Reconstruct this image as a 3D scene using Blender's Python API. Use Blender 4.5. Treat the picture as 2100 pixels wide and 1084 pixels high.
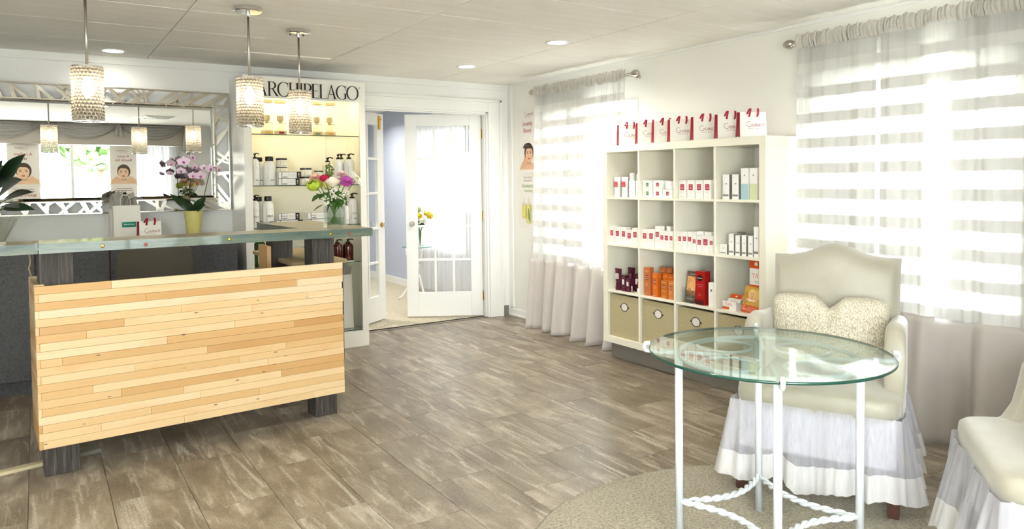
import bpy, bmesh, math, random
from mathutils import Matrix, Vector
S = bpy.context.scene
COL = S.collection
PI = math.pi
for _o in list(bpy.data.objects): bpy.data.objects.remove(_o)

# ---------------------------------------------------------------- camera
cam_d = bpy.data.cameras.new('camera'); cam = bpy.data.objects.new('camera', cam_d); COL.objects.link(cam)
FPX = 1493.3
yaw, pitch, roll = math.radians(33.15), math.radians(1.881), math.radians(-0.662)
_f = Vector((math.sin(yaw)*math.cos(pitch), math.cos(yaw)*math.cos(pitch), -math.sin(pitch)))
_r = Vector((math.cos(yaw), -math.sin(yaw), 0)); _u = _r.cross(_f)
_r2 = _r*math.cos(roll) + _u*math.sin(roll); _u2 = _u*math.cos(roll) - _r*math.sin(roll)
_m = Matrix((_r2, _u2, -_f)).transposed().to_4x4(); _m.translation = (0, 0, 1.3662)
cam.matrix_world = _m
cam_d.sensor_width = 36; cam_d.lens = FPX/2100*36; cam_d.shift_y = -(542-417.96)/2100; cam_d.clip_start = .02
S.camera = cam

# ---------------------------------------------------------------- world, exposure, large lights
S.view_settings.view_transform = 'Standard'; S.view_settings.look = 'None'
S.view_settings.gamma = 1; S.view_settings.use_curve_mapping = False
S.view_settings.exposure = 1.24
W = bpy.data.worlds.new('World'); S.world = W; W.use_nodes = True
_bg = W.node_tree.nodes['Background']; _bg.inputs[0].default_value = (.93, .97, 1.0, 1); _bg.inputs[1].default_value = 13.0
S.cycles.transparent_max_bounces = 12
S.cycles.max_bounces = 4; S.cycles.diffuse_bounces = 4; S.cycles.glossy_bounces = 3; S.cycles.transmission_bounces = 4
S.cycles.adaptive_threshold = .03
S.cycles.sample_clamp_indirect = 6
S.cycles.caustics_reflective = False; S.cycles.caustics_refractive = False

XL, XR, YB, YF, H = -2.6, 4.011, 6.186, -0.75, 2.3184
# window openings  (y0, y1, z0, z1) in the right wall, (x0, x1, z0, z1) in the front wall
WIN = [(4.36, 5.44, .64, 1.93), (1.60, 2.66, .64, 1.93)]
WIN_FAR = (6.98, 8.35, .55, 2.02)
WIN_FRONT = (-2.0, 2.28, .62, 2.02)
def portal(name, loc, rot, sx, sy):
    l = bpy.data.lights.new(name, 'AREA'); l.shape = 'RECTANGLE'; l.size = sx; l.size_y = sy; l.energy = 1; l.cycles.is_portal = True
    o = bpy.data.objects.new(name, l); COL.objects.link(o); o.location = loc; o.rotation_euler = rot
for i, (a, b, c, e) in enumerate(WIN + [WIN_FAR]):
    portal('window_portal', (XR+.17, (a+b)/2, (c+e)/2), (0, PI/2, 0), e-c, b-a)
portal('window_portal', ((WIN_FRONT[0]+WIN_FRONT[1])/2, YF-.17, (WIN_FRONT[2]+WIN_FRONT[3])/2), (PI/2, 0, 0), WIN_FRONT[1]-WIN_FRONT[0], WIN_FRONT[3]-WIN_FRONT[2])

CAN_W, SHEER_T = 5, .12
BAGY = [4.111, 3.909, 3.741, 3.586, 3.374, 3.169, 2.993]
# ---------------------------------------------------------------- helpers
def lin(c):
    return tuple(((v/255)/12.92 if v/255 <= .04045 else ((v/255+.055)/1.055)**2.4) for v in c)
MATS = {}
def mat(name, rgb=(200, 200, 200), rough=.5, metal=0.0, spec=.5, emit=None, es=0, bump=None, trans=0, ior=1.45, var=0, alpha=None, sheen=0, coat=0):
    """plain principled material; bump=(scale, strength); var = amount of soft colour noise"""
    if name in MATS: return MATS[name]
    m = bpy.data.materials.new(name); m.use_nodes = True; nt = m.node_tree; b = nt.nodes['Principled BSDF']
    c = lin(rgb)+(1,)
    b.inputs['Base Color'].default_value = c; b.inputs['Roughness'].default_value = rough; b.inputs['Metallic'].default_value = metal
    b.inputs['Specular IOR Level'].default_value = spec; b.inputs['Transmission Weight'].default_value = trans; b.inputs['IOR'].default_value = ior
    b.inputs['Sheen Weight'].default_value = sheen; b.inputs['Coat Weight'].default_value = coat
    m.diffuse_color = c
    if emit: b.inputs['Emission Color'].default_value = lin(emit)+(1,); b.inputs['Emission Strength'].default_value = es
    if bump or var:
        tc = nt.nodes.new('ShaderNodeTexCoord'); n = nt.nodes.new('ShaderNodeTexNoise'); nt.links.new(tc.outputs['Object'], n.inputs['Vector'])
        n.inputs['Scale'].default_value = bump[0] if bump else 4; n.inputs['Detail'].default_value = 4
        if bump:
            bp = nt.nodes.new('ShaderNodeBump'); bp.inputs['Strength'].default_value = bump[1]; bp.inputs['Distance'].default_value = .01
            nt.links.new(n.outputs['Fac'], bp.inputs['Height']); nt.links.new(bp.outputs['Normal'], b.inputs['Normal'])
        if var:
            mx = nt.nodes.new('ShaderNodeMix'); mx.data_type = 'RGBA'
            mx.inputs['A'].default_value = tuple(v*(1-var) for v in c[:3])+(1,); mx.inputs['B'].default_value = tuple(min(1, v*(1+var)) for v in c[:3])+(1,)
            nt.links.new(n.outputs['Fac'], mx.inputs['Factor']); nt.links.new(mx.outputs['Result'], b.inputs['Base Color'])
    MATS[name] = m; return m
class NT:
    """small node-tree writer"""
    def __init__(s, name):
        s.m = bpy.data.materials.new(name); s.m.use_nodes = True; s.t = s.m.node_tree; s.t.nodes.clear(); MATS[name] = s.m
        s.out = s.t.nodes.new('ShaderNodeOutputMaterial')
    def n(s, typ, **kw):
        nd = s.t.nodes.new('ShaderNode'+typ)
        for k, v in kw.items():
            if k.startswith('p_'): setattr(nd, k[2:], v)
            else:
                key = int(k[1:]) if k[0] == 'i' and k[1:].isdigit() else k.replace('_', ' ')
                if hasattr(v, 'is_linked') and hasattr(v, 'node'): s.t.links.new(v, nd.inputs[key])
                else: nd.inputs[key].default_value = v
        return nd
    def ramp(s, fac, stops, interp='LINEAR'):
        r = s.n('ValToRGB', Fac=fac); e = r.color_ramp; e.interpolation = interp
        while len(e.elements) < len(stops): e.elements.new(.5)
        for el, (p, c) in zip(e.elements, stops): el.position = p; el.color = lin(c)+(1,)
        return r.outputs['Color']
    def mix(s, fac, a, b, blend='MIX'):
        m = s.n('Mix', p_data_type='RGBA', p_blend_type=blend)
        for k, v in (('Factor', fac), ('A', a), ('B', b)):
            sock = [i for i in m.inputs if i.name == k and (i.type == 'RGBA' or k == 'Factor')][0]
            if hasattr(v, 'node'): s.t.links.new(v, sock)
            else: sock.default_value = v
        return [o for o in m.outputs if o.type == 'RGBA'][0]
    def math(s, op, a, b=0.0):
        return s.n('Math', p_operation=op, i0=a, i1=b).outputs[0]
    def done(s, sh): s.t.links.new(sh, s.out.inputs['Surface']); return s.m

class MB:
    """mesh builder: parts collected into one mesh, a material index per face"""
    def __init__(s): s.v = []; s.f = []; s.mi = []; s.cur = 0; s.x = Matrix()
    def add(s, vs, fs):
        o = len(s.v); s.v += [tuple(s.x @ Vector(p)) for p in vs]
        s.f += [tuple(i+o for i in f) for f in fs]; s.mi += [s.cur]*len(fs); return s
    def box(s, x0, x1, y0, y1, z0, z1):
        return s.add([(x0,y0,z0),(x1,y0,z0),(x1,y1,z0),(x0,y1,z0),(x0,y0,z1),(x1,y0,z1),(x1,y1,z1),(x0,y1,z1)],
                     [(0,3,2,1),(4,5,6,7),(0,1,5,4),(1,2,6,5),(2,3,7,6),(3,0,4,7)])
    def prism(s, pts, z0, z1, ax='z'):
        """extrude a counter-clockwise outline; ax z: (x,y), ax y: (x,z) along y, ax x: (y,z) along x"""
        P = {'z': lambda a, b, h: (a, b, h), 'y': lambda a, b, h: (a, h, b), 'x': lambda a, b, h: (h, a, b)}[ax]
        n = len(pts)
        return s.add([P(a, b, z0) for a, b in pts]+[P(a, b, z1) for a, b in pts],
                     [tuple(range(n-1, -1, -1)), tuple(range(n, 2*n))]+[(i, (i+1) % n, n+(i+1) % n, n+i) for i in range(n)])
    def lathe(s, prof, seg=20, c=(0, 0, 0), axis='z', cap=True):
        vs = []; fs = []
        for r, z in prof:
            for k in range(seg):
                a = 2*PI*k/seg; x, y = r*math.cos(a), r*math.sin(a)
                vs.append((c[0]+x, c[1]+y, c[2]+z) if axis == 'z' else (c[0]+z, c[1]+x, c[2]+y) if axis == 'x' else (c[0]+y, c[1]+z, c[2]+x))
        for i in range(len(prof)-1):
            for k in range(seg):
                k2 = (k+1) % seg; fs.append((i*seg+k, i*seg+k2, (i+1)*seg+k2, (i+1)*seg+k))
        if cap:
            fs.append(tuple(range(seg-1, -1, -1))); o = (len(prof)-1)*seg; fs.append(tuple(range(o, o+seg)))
        return s.add(vs, fs)
    def tube(s, pts, r, seg=8, closed=False, rad=None):
        pts = [Vector(p) for p in pts]; n = len(pts); vs = []; fs = []; up = Vector((0, 0, 1)); prev = None
        for i, p in enumerate(pts):
            if closed: t = pts[(i+1) % n]-pts[i-1]
            else: t = pts[min(i+1, n-1)]-pts[max(i-1, 0)]
            t.normalize()
            if prev is None:
                a = up.cross(t) if abs(t.z) < .95 else Vector((1, 0, 0)).cross(t)
            else: a = prev - t*prev.dot(t)
            a.normalize(); prev = a.copy(); b = t.cross(a)
            rr = rad[i] if rad else r
            for k in range(seg):
                w = 2*PI*k/seg; vs.append(tuple(p+(a*math.cos(w)+b*math.sin(w))*rr))
        for i in range(n if closed else n-1):
            j = (i+1) % n
            for k in range(seg): k2 = (k+1) % seg; fs.append((i*seg+k, i*seg+k2, j*seg+k2, j*seg+k))
        if not closed: fs.append(tuple(range(seg-1, -1, -1))); fs.append(tuple(range((n-1)*seg, n*seg)))
        return s.add(vs, fs)
    def grid(s, fn, nu, nv, wrap=False):
        """surface fn(u,v) with u,v in 0..1"""
        cu = nu if wrap else nu+1
        vs = [fn(i/nu, j/nv) for j in range(nv+1) for i in range(cu)]; fs = []
        for j in range(nv):
            for i in range(nu): i2 = (i+1) % cu; fs.append((j*cu+i, j*cu+i2, (j+1)*cu+i2, (j+1)*cu+i))
        return s.add(vs, fs)
    def ball(s, c, r, seg=10, rings=6, sz=(1, 1, 1)):
        vs = [(c[0], c[1], c[2]-r*sz[2])]; fs = []
        for j in range(1, rings):
            a = PI*j/rings
            for k in range(seg):
                w = 2*PI*k/seg; vs.append((c[0]+r*sz[0]*math.sin(a)*math.cos(w), c[1]+r*sz[1]*math.sin(a)*math.sin(w), c[2]-r*sz[2]*math.cos(a)))
        vs.append((c[0], c[1], c[2]+r*sz[2])); L = len(vs)-1
        for k in range(seg):
            k2 = (k+1) % seg; fs.append((0, 1+k2, 1+k)); fs.append((L, L-seg+k, L-seg+k2))
            for j in range(rings-2): fs.append((1+j*seg+k, 1+j*seg+k2, 1+(j+1)*seg+k2, 1+(j+1)*seg+k))
        return s.add(vs, fs)
    def mesh(s, name, mats, smooth=False):
        me = bpy.data.meshes.new(name); me.from_pydata(s.v, [], s.f)
        for m in (mats if isinstance(mats, (list, tuple)) else [mats]): me.materials.append(m)
        me.polygons.foreach_set('material_index', s.mi)
        if smooth: me.polygons.foreach_set('use_smooth', [True]*len(me.polygons))
        me.update(); return me
    def build(s, name, mats, parent=None, loc=None, rz=0, smooth=False, bevel=0, seg=2, auto=False, subsurf=0, solid=0):
        o = bpy.data.objects.new(name, s.mesh(name, mats, smooth or auto)); COL.objects.link(o)
        if parent: o.parent = parent
        if loc: o.location = loc
        if rz: o.rotation_euler = (0, 0, rz)
        if solid: md = o.modifiers.new('thickness', 'SOLIDIFY'); md.thickness = solid; md.offset = 0
        if bevel: md = o.modifiers.new('bevel', 'BEVEL'); md.width = bevel; md.segments = seg; md.limit_method = 'ANGLE'
        if subsurf: md = o.modifiers.new('subdivision', 'SUBSURF'); md.levels = md.render_levels = subsurf
        if auto:
            for p in o.data.polygons: p.use_smooth = True
            sharp = [False]*len(o.data.edges)
            bm = bmesh.new(); bm.from_mesh(o.data)
            for e in bm.edges:
                if len(e.link_faces) == 2 and e.calc_face_angle(0) > .7: e.smooth = False
            bm.to_mesh(o.data); bm.free()
        return o
def tag(o, label=None, cat=None, group=None, kind=None):
    if label: o['label'] = label
    if cat: o['category'] = cat
    if group: o['group'] = group
    if kind: o['kind'] = kind
    return o
def thing(name, label, cat, loc=(0, 0, 0), rz=0, group=None):
    o = bpy.data.objects.new(name, None); COL.objects.link(o); o.empty_display_size = .1
    o.location = loc; o.rotation_euler = (0, 0, rz); return tag(o, label, cat, group)
def struct(mb, name, mats, parent=None, **kw):
    o = mb.build(name, mats, parent, **kw)
    if not parent: o['kind'] = 'structure'
    return o
def link_copy(o, parent, loc=None, rot=None):
    c = o.copy(); COL.objects.link(c); c.parent = parent
    if loc is not None: c.location = loc
    if rot is not None: c.rotation_euler = rot
    return c
def copy_tree(o, parent=None):
    c = o.copy(); COL.objects.link(c); c.parent = parent
    for ch in [x for x in bpy.data.objects if x.parent == o]: copy_tree(ch, c)
    return c
def lerp(a, b, t): return a+(b-a)*t

# ---------------------------------------------------------------- lettering: every string turned into a flat mesh once
_TXT = {}
def _prep(strings):
    obs = []
    for t in strings:
        cu = bpy.data.curves.new('t', 'FONT'); cu.body = t; cu.size = 1; cu.resolution_u = 2; cu.fill_mode = 'FRONT' if hasattr(cu, 'fill_mode') else cu.fill_mode
        o = bpy.data.objects.new('t', cu); COL.objects.link(o); obs.append((t, o, cu))
    dg = bpy.context.evaluated_depsgraph_get(); dg.update()
    for t, o, cu in obs:
        me = bpy.data.meshes.new_from_object(o.evaluated_get(dg))
        vs = [(v.co.x, v.co.y) for v in me.vertices]; fs = [tuple(p.vertices) for p in me.polygons]
        x0 = min(v[0] for v in vs); x1 = max(v[0] for v in vs)
        _TXT[t] = ([(v[0]-x0, v[1]) for v in vs], fs, x1-x0)
        bpy.data.meshes.remove(me)
    for t, o, cu in obs: bpy.data.objects.remove(o); bpy.data.curves.remove(cu)
_prep(['G', 'UINOT', 'INSTITUT  PARIS', 'Serenity', 'Beauty', 'Beauty treatment', 'with Essential Oils', 'A', 'ROMATIC', 'T', 'REATMENT',
       'A radiant', 'skin', 'A more', 'Beautiful Skin', 'BEAUTE NEUVE', 'MILK', 'TAN', 'GUINOT', 'R'])
class Print:
    """flat print: coloured shapes laid on a face, x to the right and z up, facing -y"""
    def __init__(s): s.mb = MB(); s.mats = []; s.k = 0
    def _m(s, rgb):
        m = mat('ink_%d_%d_%d' % rgb, rgb, .45)
        if m not in s.mats: s.mats.append(m)
        s.mb.cur = s.mats.index(m); s.k += 1; return -.00025*s.k
    def poly(s, pts, rgb):
        y = s._m(rgb); s.mb.add([(a, y, b) for a, b in pts], [tuple(range(len(pts)))]); return s
    def rect(s, x0, x1, z0, z1, rgb): return s.poly([(x0, z0), (x1, z0), (x1, z1), (x0, z1)], rgb)
    def ell(s, cx, cz, rx, rz, rgb, a0=0, a1=2*PI, n=24, rot=0):
        c, t = math.cos(rot), math.sin(rot)
        return s.poly([(cx+rx*math.cos(a)*c-rz*math.sin(a)*t, cz+rx*math.cos(a)*t+rz*math.sin(a)*c) for a in [a0+(a1-a0)*i/n for i in range(n)]], rgb)
    def line(s, pts, w, rgb):
        y = s._m(rgb); L = []; Rr = []
        for i, p in enumerate(pts):
            a = pts[max(i-1, 0)]; b = pts[min(i+1, len(pts)-1)]; dx, dz = b[0]-a[0], b[1]-a[1]; d = math.hypot(dx, dz) or 1
            ww = w if not isinstance(w, (list, tuple)) else w[i]
            L.append((p[0]-dz/d*ww/2, y, p[1]+dx/d*ww/2)); Rr.append((p[0]+dz/d*ww/2, y, p[1]-dx/d*ww/2))
        n = len(pts); s.mb.add(L+Rr, [(i, n+i, n+i+1, i+1) for i in range(n-1)]); return s
    def text(s, t, x, z, h, rgb, align='c', sx=1.0):
        vs, fs, w = _TXT[t]; k = h/.73; w2 = w*k*sx; x0 = x-w2/2 if align == 'c' else x if align == 'l' else x-w2
        y = s._m(rgb); s.mb.add([(x0+a*k*sx, y, z+b*k) for a, b in vs], fs); return s
    def scribble(s, x0, x1, z, h, rgb, n=9):
        """lettering too small to read"""
        return s.line([(lerp(x0, x1, i/(4*n)), z+h/2*(1+math.sin(i*1.7)*(.6+.4*math.sin(i*.9)))) for i in range(4*n+1)], h*.14, rgb)
    def build(s, name, parent, loc=(0, 0, 0), rz=0):
        return s.mb.build(name, s.mats, parent, loc, rz)
RED = (165, 28, 52)
def guinot(pr, x, z, h, rgb=(140, 40, 62), sub=True):
    """G with a long swash, smaller UINOT, a tiny line below; h = height of the G"""
    w = h*2.9
    pr.line([(x-w/2+h*(.62+.62*math.cos(a)), z+h*.5+h*.52*math.sin(a)) for a in [math.radians(t) for t in range(60, 331, 18)]], h*.07, rgb)
    pr.line([(x-w/2+h*.75, z+h*.42), (x-w/2+h*1.17, z+h*.42), (x-w/2+h*1.17, z+h*.1)], h*.06, rgb)
    pr.text('UINOT', x-w/2+h*1.3, z, h*.66, rgb, 'l', .95)
    if sub: pr.text('INSTITUT  PARIS', x+h*.1, z-h*.42, h*.17, rgb, 'c', 1.3)

# ---------------------------------------------------------------- shared materials
def wall_paint(name, rgb, groove=False):
    t = NT(name); tc = t.n('TexCoord').outputs['Object']
    n = t.n('TexNoise', Vector=tc, Scale=180.0, Detail=2.0).outputs['Fac']; big = t.n('TexNoise', Vector=tc, Scale=1.2, Detail=2.0).outputs['Fac']
    c = lin(rgb); col = t.mix(big, tuple(v*.97 for v in c)+(1,), tuple(min(1, v*1.03) for v in c)+(1,))
    h = n
    if groove:
        yy = t.n('SeparateXYZ', Vector=tc).outputs[1]; fr = t.math('FRACT', t.math('MULTIPLY', t.math('ADD', yy, 20.0), 1/.203))
        h = t.math('SUBTRACT', n, t.math('MULTIPLY', t.math('LESS_THAN', fr, .03), 14.0))
    bp = t.n('Bump', Strength=.06, Distance=.004, Height=h)
    b = t.n('BsdfPrincipled', Base_Color=col, Roughness=.55, Normal=bp.outputs['Normal'])
    return t.done(b.outputs[0])
M_WALL = wall_paint('paint_wall', (242, 242, 239)); M_WALLR = wall_paint('paint_wall_right', (240, 238, 230), True); M_FAR = wall_paint('paint_blue_grey', (190, 198, 214))
M_TRIM = mat('paint_trim_white', (241, 241, 237), .35); M_GREY = mat('vinyl_base_grey', (128, 123, 114), .5)
def ceiling_mat():
    t = NT('ceiling_tile_paint'); tc = t.n('TexCoord').outputs['Object']
    n = t.n('TexNoise', Vector=tc, Scale=70.0, Detail=6.0, Roughness=.75).outputs['Fac']; v = t.n('TexVoronoi', Vector=tc, Scale=90.0).outputs['Distance']
    big = t.n('TexNoise', Vector=t.n('Mapping', Vector=tc, Scale=(1.5, 9, 1)).outputs[0], Scale=1.5, Detail=4.0).outputs['Fac']
    col = t.ramp(big, [(.25, (243, 239, 229)), (.75, (251, 249, 243))])
    bp = t.n('Bump', Strength=.18, Distance=.004, Height=t.math('ADD', n, v))
    return t.done(t.n('BsdfPrincipled', Base_Color=col, Roughness=.8, Normal=bp.outputs[0]).outputs[0])
M_CEIL = ceiling_mat()
def floor_mat():
    t = NT('vinyl_tile'); tc = t.n('TexCoord').outputs['Object']; rnd = t.n('ObjectInfo').outputs['Random']
    sh = t.n('CombineXYZ', X=t.math('MULTIPLY', rnd, 37.0), Y=t.math('MULTIPLY', rnd, 61.0), Z=0.0).outputs[0]
    p = t.n('VectorMath', p_operation='ADD', i0=tc, i1=sh).outputs[0]
    st = t.n('TexNoise', Vector=t.n('Mapping', Vector=p, Scale=(17, 1.6, 1)).outputs[0], Scale=1.0, Detail=8.0, Roughness=.68, Distortion=.8).outputs['Fac']
    cl = t.n('TexNoise', Vector=t.n('Mapping', Vector=p, Scale=(7, 2.6, 1)).outputs[0], Scale=1.0, Detail=7.0, Roughness=.66, Distortion=.5).outputs['Fac']
    fn = t.n('TexNoise', Vector=t.n('Mapping', Vector=p, Scale=(150, 60, 1)).outputs[0], Scale=1.0, Detail=3.0).outputs['Fac']
    base = t.ramp(cl, [(.34, (100, 87, 69)), (.46, (130, 117, 98)), (.54, (146, 134, 116)), (.66, (182, 172, 155))])
    tone = t.mix(rnd, lin((222, 216, 208))+(1,), lin((255, 253, 250))+(1,)); base = t.mix(1.0, base, tone, 'MULTIPLY')
    dark = t.ramp(st, [(.34, (0, 0, 0)), (.5, (255, 255, 255))]); base = t.mix(t.math('MULTIPLY', t.math('SUBTRACT', 1.0, dark), .25), base, lin((98, 86, 70))+(1,))
    lt = t.ramp(st, [(.54, (0, 0, 0)), (.63, (255, 255, 255))]); base = t.mix(t.math('MULTIPLY', lt, t.math('MULTIPLY', fn, 1.1)), base, lin((206, 198, 182))+(1,))
    base = t.mix(.18, base, t.ramp(fn, [(.3, (96, 86, 74)), (.7, (190, 182, 168))]))
    bp = t.n('Bump', Strength=.12, Distance=.003, Height=t.math('ADD', t.math('MULTIPLY', st, .4), t.math('MULTIPLY', fn, .5)))
    ro = t.n('MapRange', Value=cl, i1=.3, i2=.7, i3=.29, i4=.40).outputs[0]
    return t.done(t.n('BsdfPrincipled', Base_Color=base, Roughness=ro, Specular_IOR_Level=.38, Normal=bp.outputs[0]).outputs[0])
M_TILE = floor_mat()
def carpet_mat(name, c1, c2, c3, sc):
    t = NT(name); tc = t.n('TexCoord').outputs['Object']
    v = t.n('TexVoronoi', Vector=tc, Scale=sc); n = t.n('TexNoise', Vector=tc, Scale=sc*.6, Detail=4.0).outputs['Fac']; big = t.n('TexNoise', Vector=tc, Scale=3.0, Detail=3.0).outputs['Fac']
    col = t.ramp(n, [(.3, c1), (.5, c2), (.7, c3)]); col = t.mix(t.math('MULTIPLY', big, .25), col, lin(c3)+(1,))
    bp = t.n('Bump', Strength=.9, Distance=.006, Height=t.math('ADD', t.math('MULTIPLY', v.outputs['Distance'], -1.0), n))
    return t.done(t.n('BsdfPrincipled', Base_Color=col, Roughness=.95, Sheen_Weight=.3, Normal=bp.outputs[0]).outputs[0])
M_CARPET = carpet_mat('carpet_far_room', (150, 138, 112), (186, 175, 148), (212, 203, 178), 90)
M_RUG = carpet_mat('rug_pile', (112, 104, 84), (152, 142, 118), (184, 175, 150), 150)
def thin_glass(name, tint=(1, 1, 1), rough=0.0, f=1.5):
    t = NT(name); bf = t.n('NewGeometry').outputs['Backfacing']
    fr = t.n('Fresnel', IOR=t.math('ADD', f, t.math('MULTIPLY', bf, 1/f-f))).outputs[0]
    tr = t.n('BsdfTransparent', Color=tint+(1,)).outputs[0]; gl = t.n('BsdfGlossy', Roughness=rough, Color=(1, 1, 1, 1)).outputs[0]
    return t.done(t.n('MixShader', i0=fr, i1=tr, i2=gl).outputs[0])
M_PANE = thin_glass('window_glass', (.97, .985, .98)); M_GLASSTOP = thin_glass('table_glass', (.90, .965, .935), 0, 1.62); M_SHELFGLASS = thin_glass('shelf_glass', (.965, .985, .972))
M_GEDGE = mat('glass_edge_green', (24, 70, 58), .15, spec=.8); M_CLEAR = thin_glass('clear_vessel', (.86, .89, .87), .0, 1.25)
M_CHROME = mat('chrome', (225, 225, 225), .08, 1); M_NICKEL = mat('brushed_nickel', (190, 184, 172), .32, 1); M_BRASS = mat('polished_brass', (214, 170, 74), .18, 1)
M_BLACK = mat('black_plastic', (22, 20, 20), .3); M_WHITE = mat('white_gloss', (240, 240, 238), .3); M_PAPER = mat('white_paper', (240, 238, 232), .55)

# ---------------------------------------------------------------- room shell
fl = MB().box(XL, XR, YF, YB+.03, -.12, -.004)
floor = struct(fl, 'floor', mat('floor_joint', (108, 98, 84), .8))
TW, TL = .3022, .6085
tile_meshes = {}
def tile_piece(x0, x1, y0, y1):
    k = (round(x1-x0, 3), round(y1-y0, 3))
    if k not in tile_meshes:
        a, b = k[0]/2-.0006, k[1]/2-.0006; c = .0008
        m = MB().add([(-a,-b,-.004),(a,-b,-.004),(a,b,-.004),(-a,b,-.004),(-a+c,-b+c,0),(a-c,-b+c,0),(a-c,b-c,0),(-a+c,b-c,0)], [(4,5,6,7),(0,1,5,4),(1,2,6,5),(2,3,7,6),(3,0,4,7)])
        tile_meshes[k] = m.mesh('floor_tile', M_TILE)
    o = bpy.data.objects.new('floor_tile', tile_meshes[k]); COL.objects.link(o); o.parent = floor; o.location = ((x0+x1)/2, (y0+y1)/2, 0)
for i in range(-14, 9):
    xa, xb = 1.4462+i*TW, 1.4462+(i+1)*TW; xa, xb = max(xa, XL), min(xb, XR)
    if xb-xa < .02: continue
    y = (3.53 if i % 2 == 0 else 3.225)-8*TL
    while y < YB+.03:
        a, b = max(y, YF), min(y+TL, YB+.03)
        if b-a > .02: tile_piece(xa, xb, a, b)
        y += TL
# ceiling with its lay-in panels
ceiling = struct(MB().box(XL, XR, YF, YB, H+.012, H+.1), 'ceiling', mat('ceiling_joint', (150, 142, 126), .9))
xs = [XL, -1.72, -.495, .73, 1.96, 3.18, XR]; ys = [YF]+[5.53-.597*k for k in range(10, -1, -1)]+[YB]
ys = [y for y in ys if y == YF or y > YF+.05]
for a, b in zip(xs, xs[1:]):
    for c, e in zip(ys, ys[1:]):
        g = .0025; k = .003
        spans = [(a, b, 0)] if not (abs(a-.73) < .01 and abs(e-5.53) < .01) else [(a, 1.30, 0), (1.30, b, .007)]
        for a_, b_, up in spans:
          x2, y2 = (b_-a_)/2-g, (e-c)/2-g
          MB().add([(-x2,-y2,.012-up),(x2,-y2,.012-up),(x2,y2,.012-up),(-x2,y2,.012-up),(-x2,-y2,k),(x2,-y2,k),(x2,y2,k),(-x2,y2,k),(-x2+k,-y2+k,0),(x2-k,-y2+k,0),(x2-k,y2-k,0),(-x2+k,y2-k,0)],
                 [(8,11,10,9)]+[(4+i, 8+i, 8+(i+1) % 4, 4+(i+1) % 4)[::-1] for i in range(4)]+[(i, 4+i, 4+(i+1) % 4, (i+1) % 4)[::-1] for i in range(4)]).build('ceiling_panel', M_CEIL, ceiling, ((a_+b_)/2, (c+e)/2, H+up))
def wall_with_holes(name, ax, p0, p1, a0, a1, z0, z1, holes, m):
    """wall slab between p0..p1 in its thickness axis; holes = (a, b, za, zb)"""
    mb = MB(); hs = sorted(holes); cur = a0
    bx = (lambda a, b, c, e: mb.box(p0, p1, a, b, c, e)) if ax == 'x' else (lambda a, b, c, e: mb.box(a, b, p0, p1, c, e))
    for a, b, c, e in hs:
        if a > cur: bx(cur, a, z0, z1)
        if c > z0: bx(a, b, z0, c)
        if e < z1: bx(a, b, e, z1)
        cur = b
    if cur < a1: bx(cur, a1, z0, z1)
    return struct(mb, name, m)
DOOR = (2.235, 3.762, 0, 2.04)
wall_with_holes('wall_right', 'x', XR, XR+.15, YF-.15, YB+.06, -.05, H+.1, WIN, M_WALLR)
wall_with_holes('wall_back', 'y', YB, YB+.115, XL, XR, -.05, H+.1, [DOOR], M_WALL)
wall_with_holes('wall_front', 'y', YF-.15, YF, XL, XR, -.05, H+.1, [WIN_FRONT], M_WALL)
struct(MB().box(XL-.12, XL, YF-.15, YB+.1, -.05, H+.1), 'wall_left', M_WALL)
# room behind the french doors
struct(MB().box(.9, XR, YB+.03, 10, -.1, 0), 'floor_far_room', M_CARPET)
wall_with_holes('wall_far_right', 'x', XR, XR+.15, YB+.115, 10.1, -.05, H+.1, [WIN_FAR], M_FAR)
struct(MB().box(.8, XR, 10, 10.1, -.05, H+.1), 'wall_far_back', M_FAR)
struct(MB().box(.8, .9, YB+.115, 10, -.05, H+.1), 'wall_far_left', M_FAR)
struct(MB().box(.9, XR, YB+.115, 10, H, H+.1), 'ceiling_far_room', M_CEIL)
struct(MB().box(XR-.014, XR, YB+.115, 10, 0, .085), 'baseboard_far_right', M_TRIM)
struct(MB().box(.9, XR-.014, 9.986, 10, 0, .085), 'baseboard_far_back', M_TRIM)
struct(MB().prism([(YB+.0, 0), (YB+.06, 0), (YB+.05, .006), (YB+.01, .006)], DOOR[0], DOOR[1], 'x'), 'trim_threshold', mat('threshold_metal', (120, 112, 100), .4, .6))
# trims of the main room
struct(MB().box(XL, XR, YB-.012, YB, H-.058, H), 'trim_1', M_TRIM, bevel=.003)
struct(MB().box(XR-.012, XR, YF, YB-.012, H-.022, H), 'trim_2', M_TRIM, bevel=.003)
struct(MB().box(XR-.016, XR, YB-.075, YB, .09, H-.02), 'trim_3', M_TRIM, bevel=.003)
struct(MB().box(XR-.018, XR, YF, YB-.0, 0, .075).box(XR-.03, XR-.018, YF, YB, 0, .022), 'baseboard_right', M_TRIM, bevel=.004)
struct(MB().box(3.912, XR-.03, YB-.012, YB, 0, .1), 'baseboard_back', M_GREY)
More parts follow.
